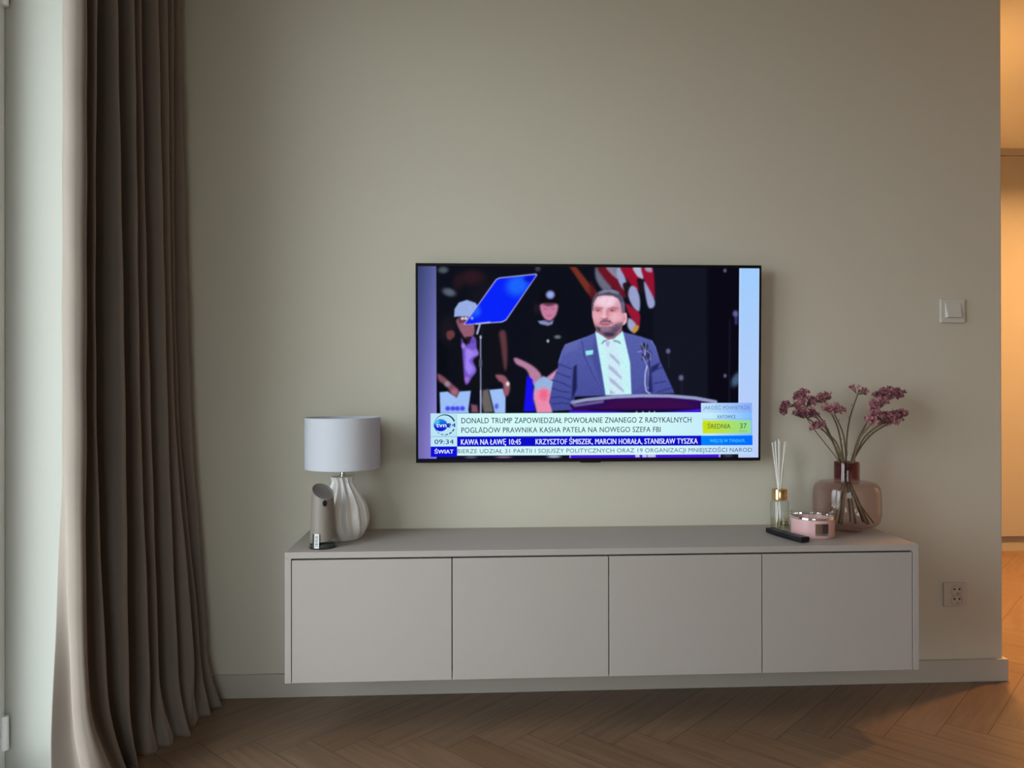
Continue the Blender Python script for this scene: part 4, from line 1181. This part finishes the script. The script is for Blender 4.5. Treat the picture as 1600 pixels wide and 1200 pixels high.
HEM = [(-0.985, -0.640), (-0.935, -0.610), (-0.890, -0.630), (-0.866, -0.634), (-0.852, -0.610), (-0.904, -0.520), (-0.885, -0.500), (-0.934, -0.420), (-0.880, -0.440), (-0.936, -0.350), (-0.874, -0.360), (-0.892, -0.310), (-0.857, -0.310), (-0.874, -0.250), (-0.828, -0.250), (-0.850, -0.200), (-0.810, -0.190), (-0.835, -0.140), (-0.805, -0.130), (-0.838, -0.090), (-0.816, -0.070), (-0.86, -0.028)]
LV = [(0.012, HEM), (0.24, LOW), (0.95, MID), (2.36, TOP)]
SUB = 12
DL = [(z, np.array(catmull(P, SUB))) for z, P in LV]
nz, ns = 110, len(DL[0][1])
zs = np.concatenate([np.linspace(0.0, 0.25, 34)[:-1], np.linspace(0.25, 2.36, nz - 33)])
zk = [d[0] for d in DL]
rng = np.random.RandomState(11)
phs = rng.rand(12) * 6.28
bm = bmesh.new(); rows = []
for z in zs:
    zz = min(max(z, zk[0]), zk[-1])
    # piecewise smooth interpolation of the fold plan over the height
    j = max(i for i in range(len(zk) - 1) if zk[i] <= zz + 1e-9)
    tt = (zz - zk[j]) / (zk[j + 1] - zk[j])
    A = DL[max(j - 1, 0)][1]; B = DL[j][1]; D_ = DL[j + 1][1]; E_ = DL[min(j + 2, len(zk) - 1)][1]
    m0 = (D_ - A) / (zk[j + 1] - zk[max(j - 1, 0)]) * (zk[j + 1] - zk[j]); m1 = (E_ - B) / (zk[min(j + 2, len(zk) - 1)] - zk[j]) * (zk[j + 1] - zk[j])
    Q = B * (2 * tt ** 3 - 3 * tt ** 2 + 1) + m0 * (tt ** 3 - 2 * tt ** 2 + tt) + D_ * (-2 * tt ** 3 + 3 * tt ** 2) + m1 * (tt ** 3 - tt ** 2)
    row = []
    lowk = max(0.0, 1 - z / 0.18)
    for s in range(ns):
        u = s / (ns - 1)
        x, y = Q[s]
        wob = .0010 * math.sin(3.1 * z + phs[0] + 42 * u) + .0005 * math.sin(19 * z + phs[1] + 23 * u)
        brk = lowk ** 1.5 * (1.0 + .7 * min(1, max(0, (u - .4) / .2))) * (.022 * math.sin(u * 19 + phs[2]) + .012 * math.sin(u * 43 + phs[3]))
        out_ = lowk ** 2 * .020
        x2 = x + wob + brk * .5 + out_
        y2 = y + wob * .5 - abs(brk) * .5 * (1 if u < .8 else 0)
        y2 = min(y2, -.016 if z > BH + .01 else -.020)
        x2 = max(x2, LEFT_X + .006) if y2 > REVEAL_Y else x2
        z2 = z + lowk * .014 * (math.sin(u * 31 + phs[4]) + 1) * (z / .16)
        row.append(bm.verts.new((x2, y2, z2)))
    rows.append(row)
for a, c in zip(rows, rows[1:]):
    for s in range(ns - 1): bm.faces.new((a[s], a[s + 1], c[s + 1], c[s]))
cur = tag(obj('curtain', bm, M['velvet'], None, True), 'floor-length taupe velvet curtain bunched in folds beside the balcony door', 'curtain')
sd = cur.modifiers.new('thickness', 'SOLIDIFY'); sd.thickness = 0.003; sd.offset = 0
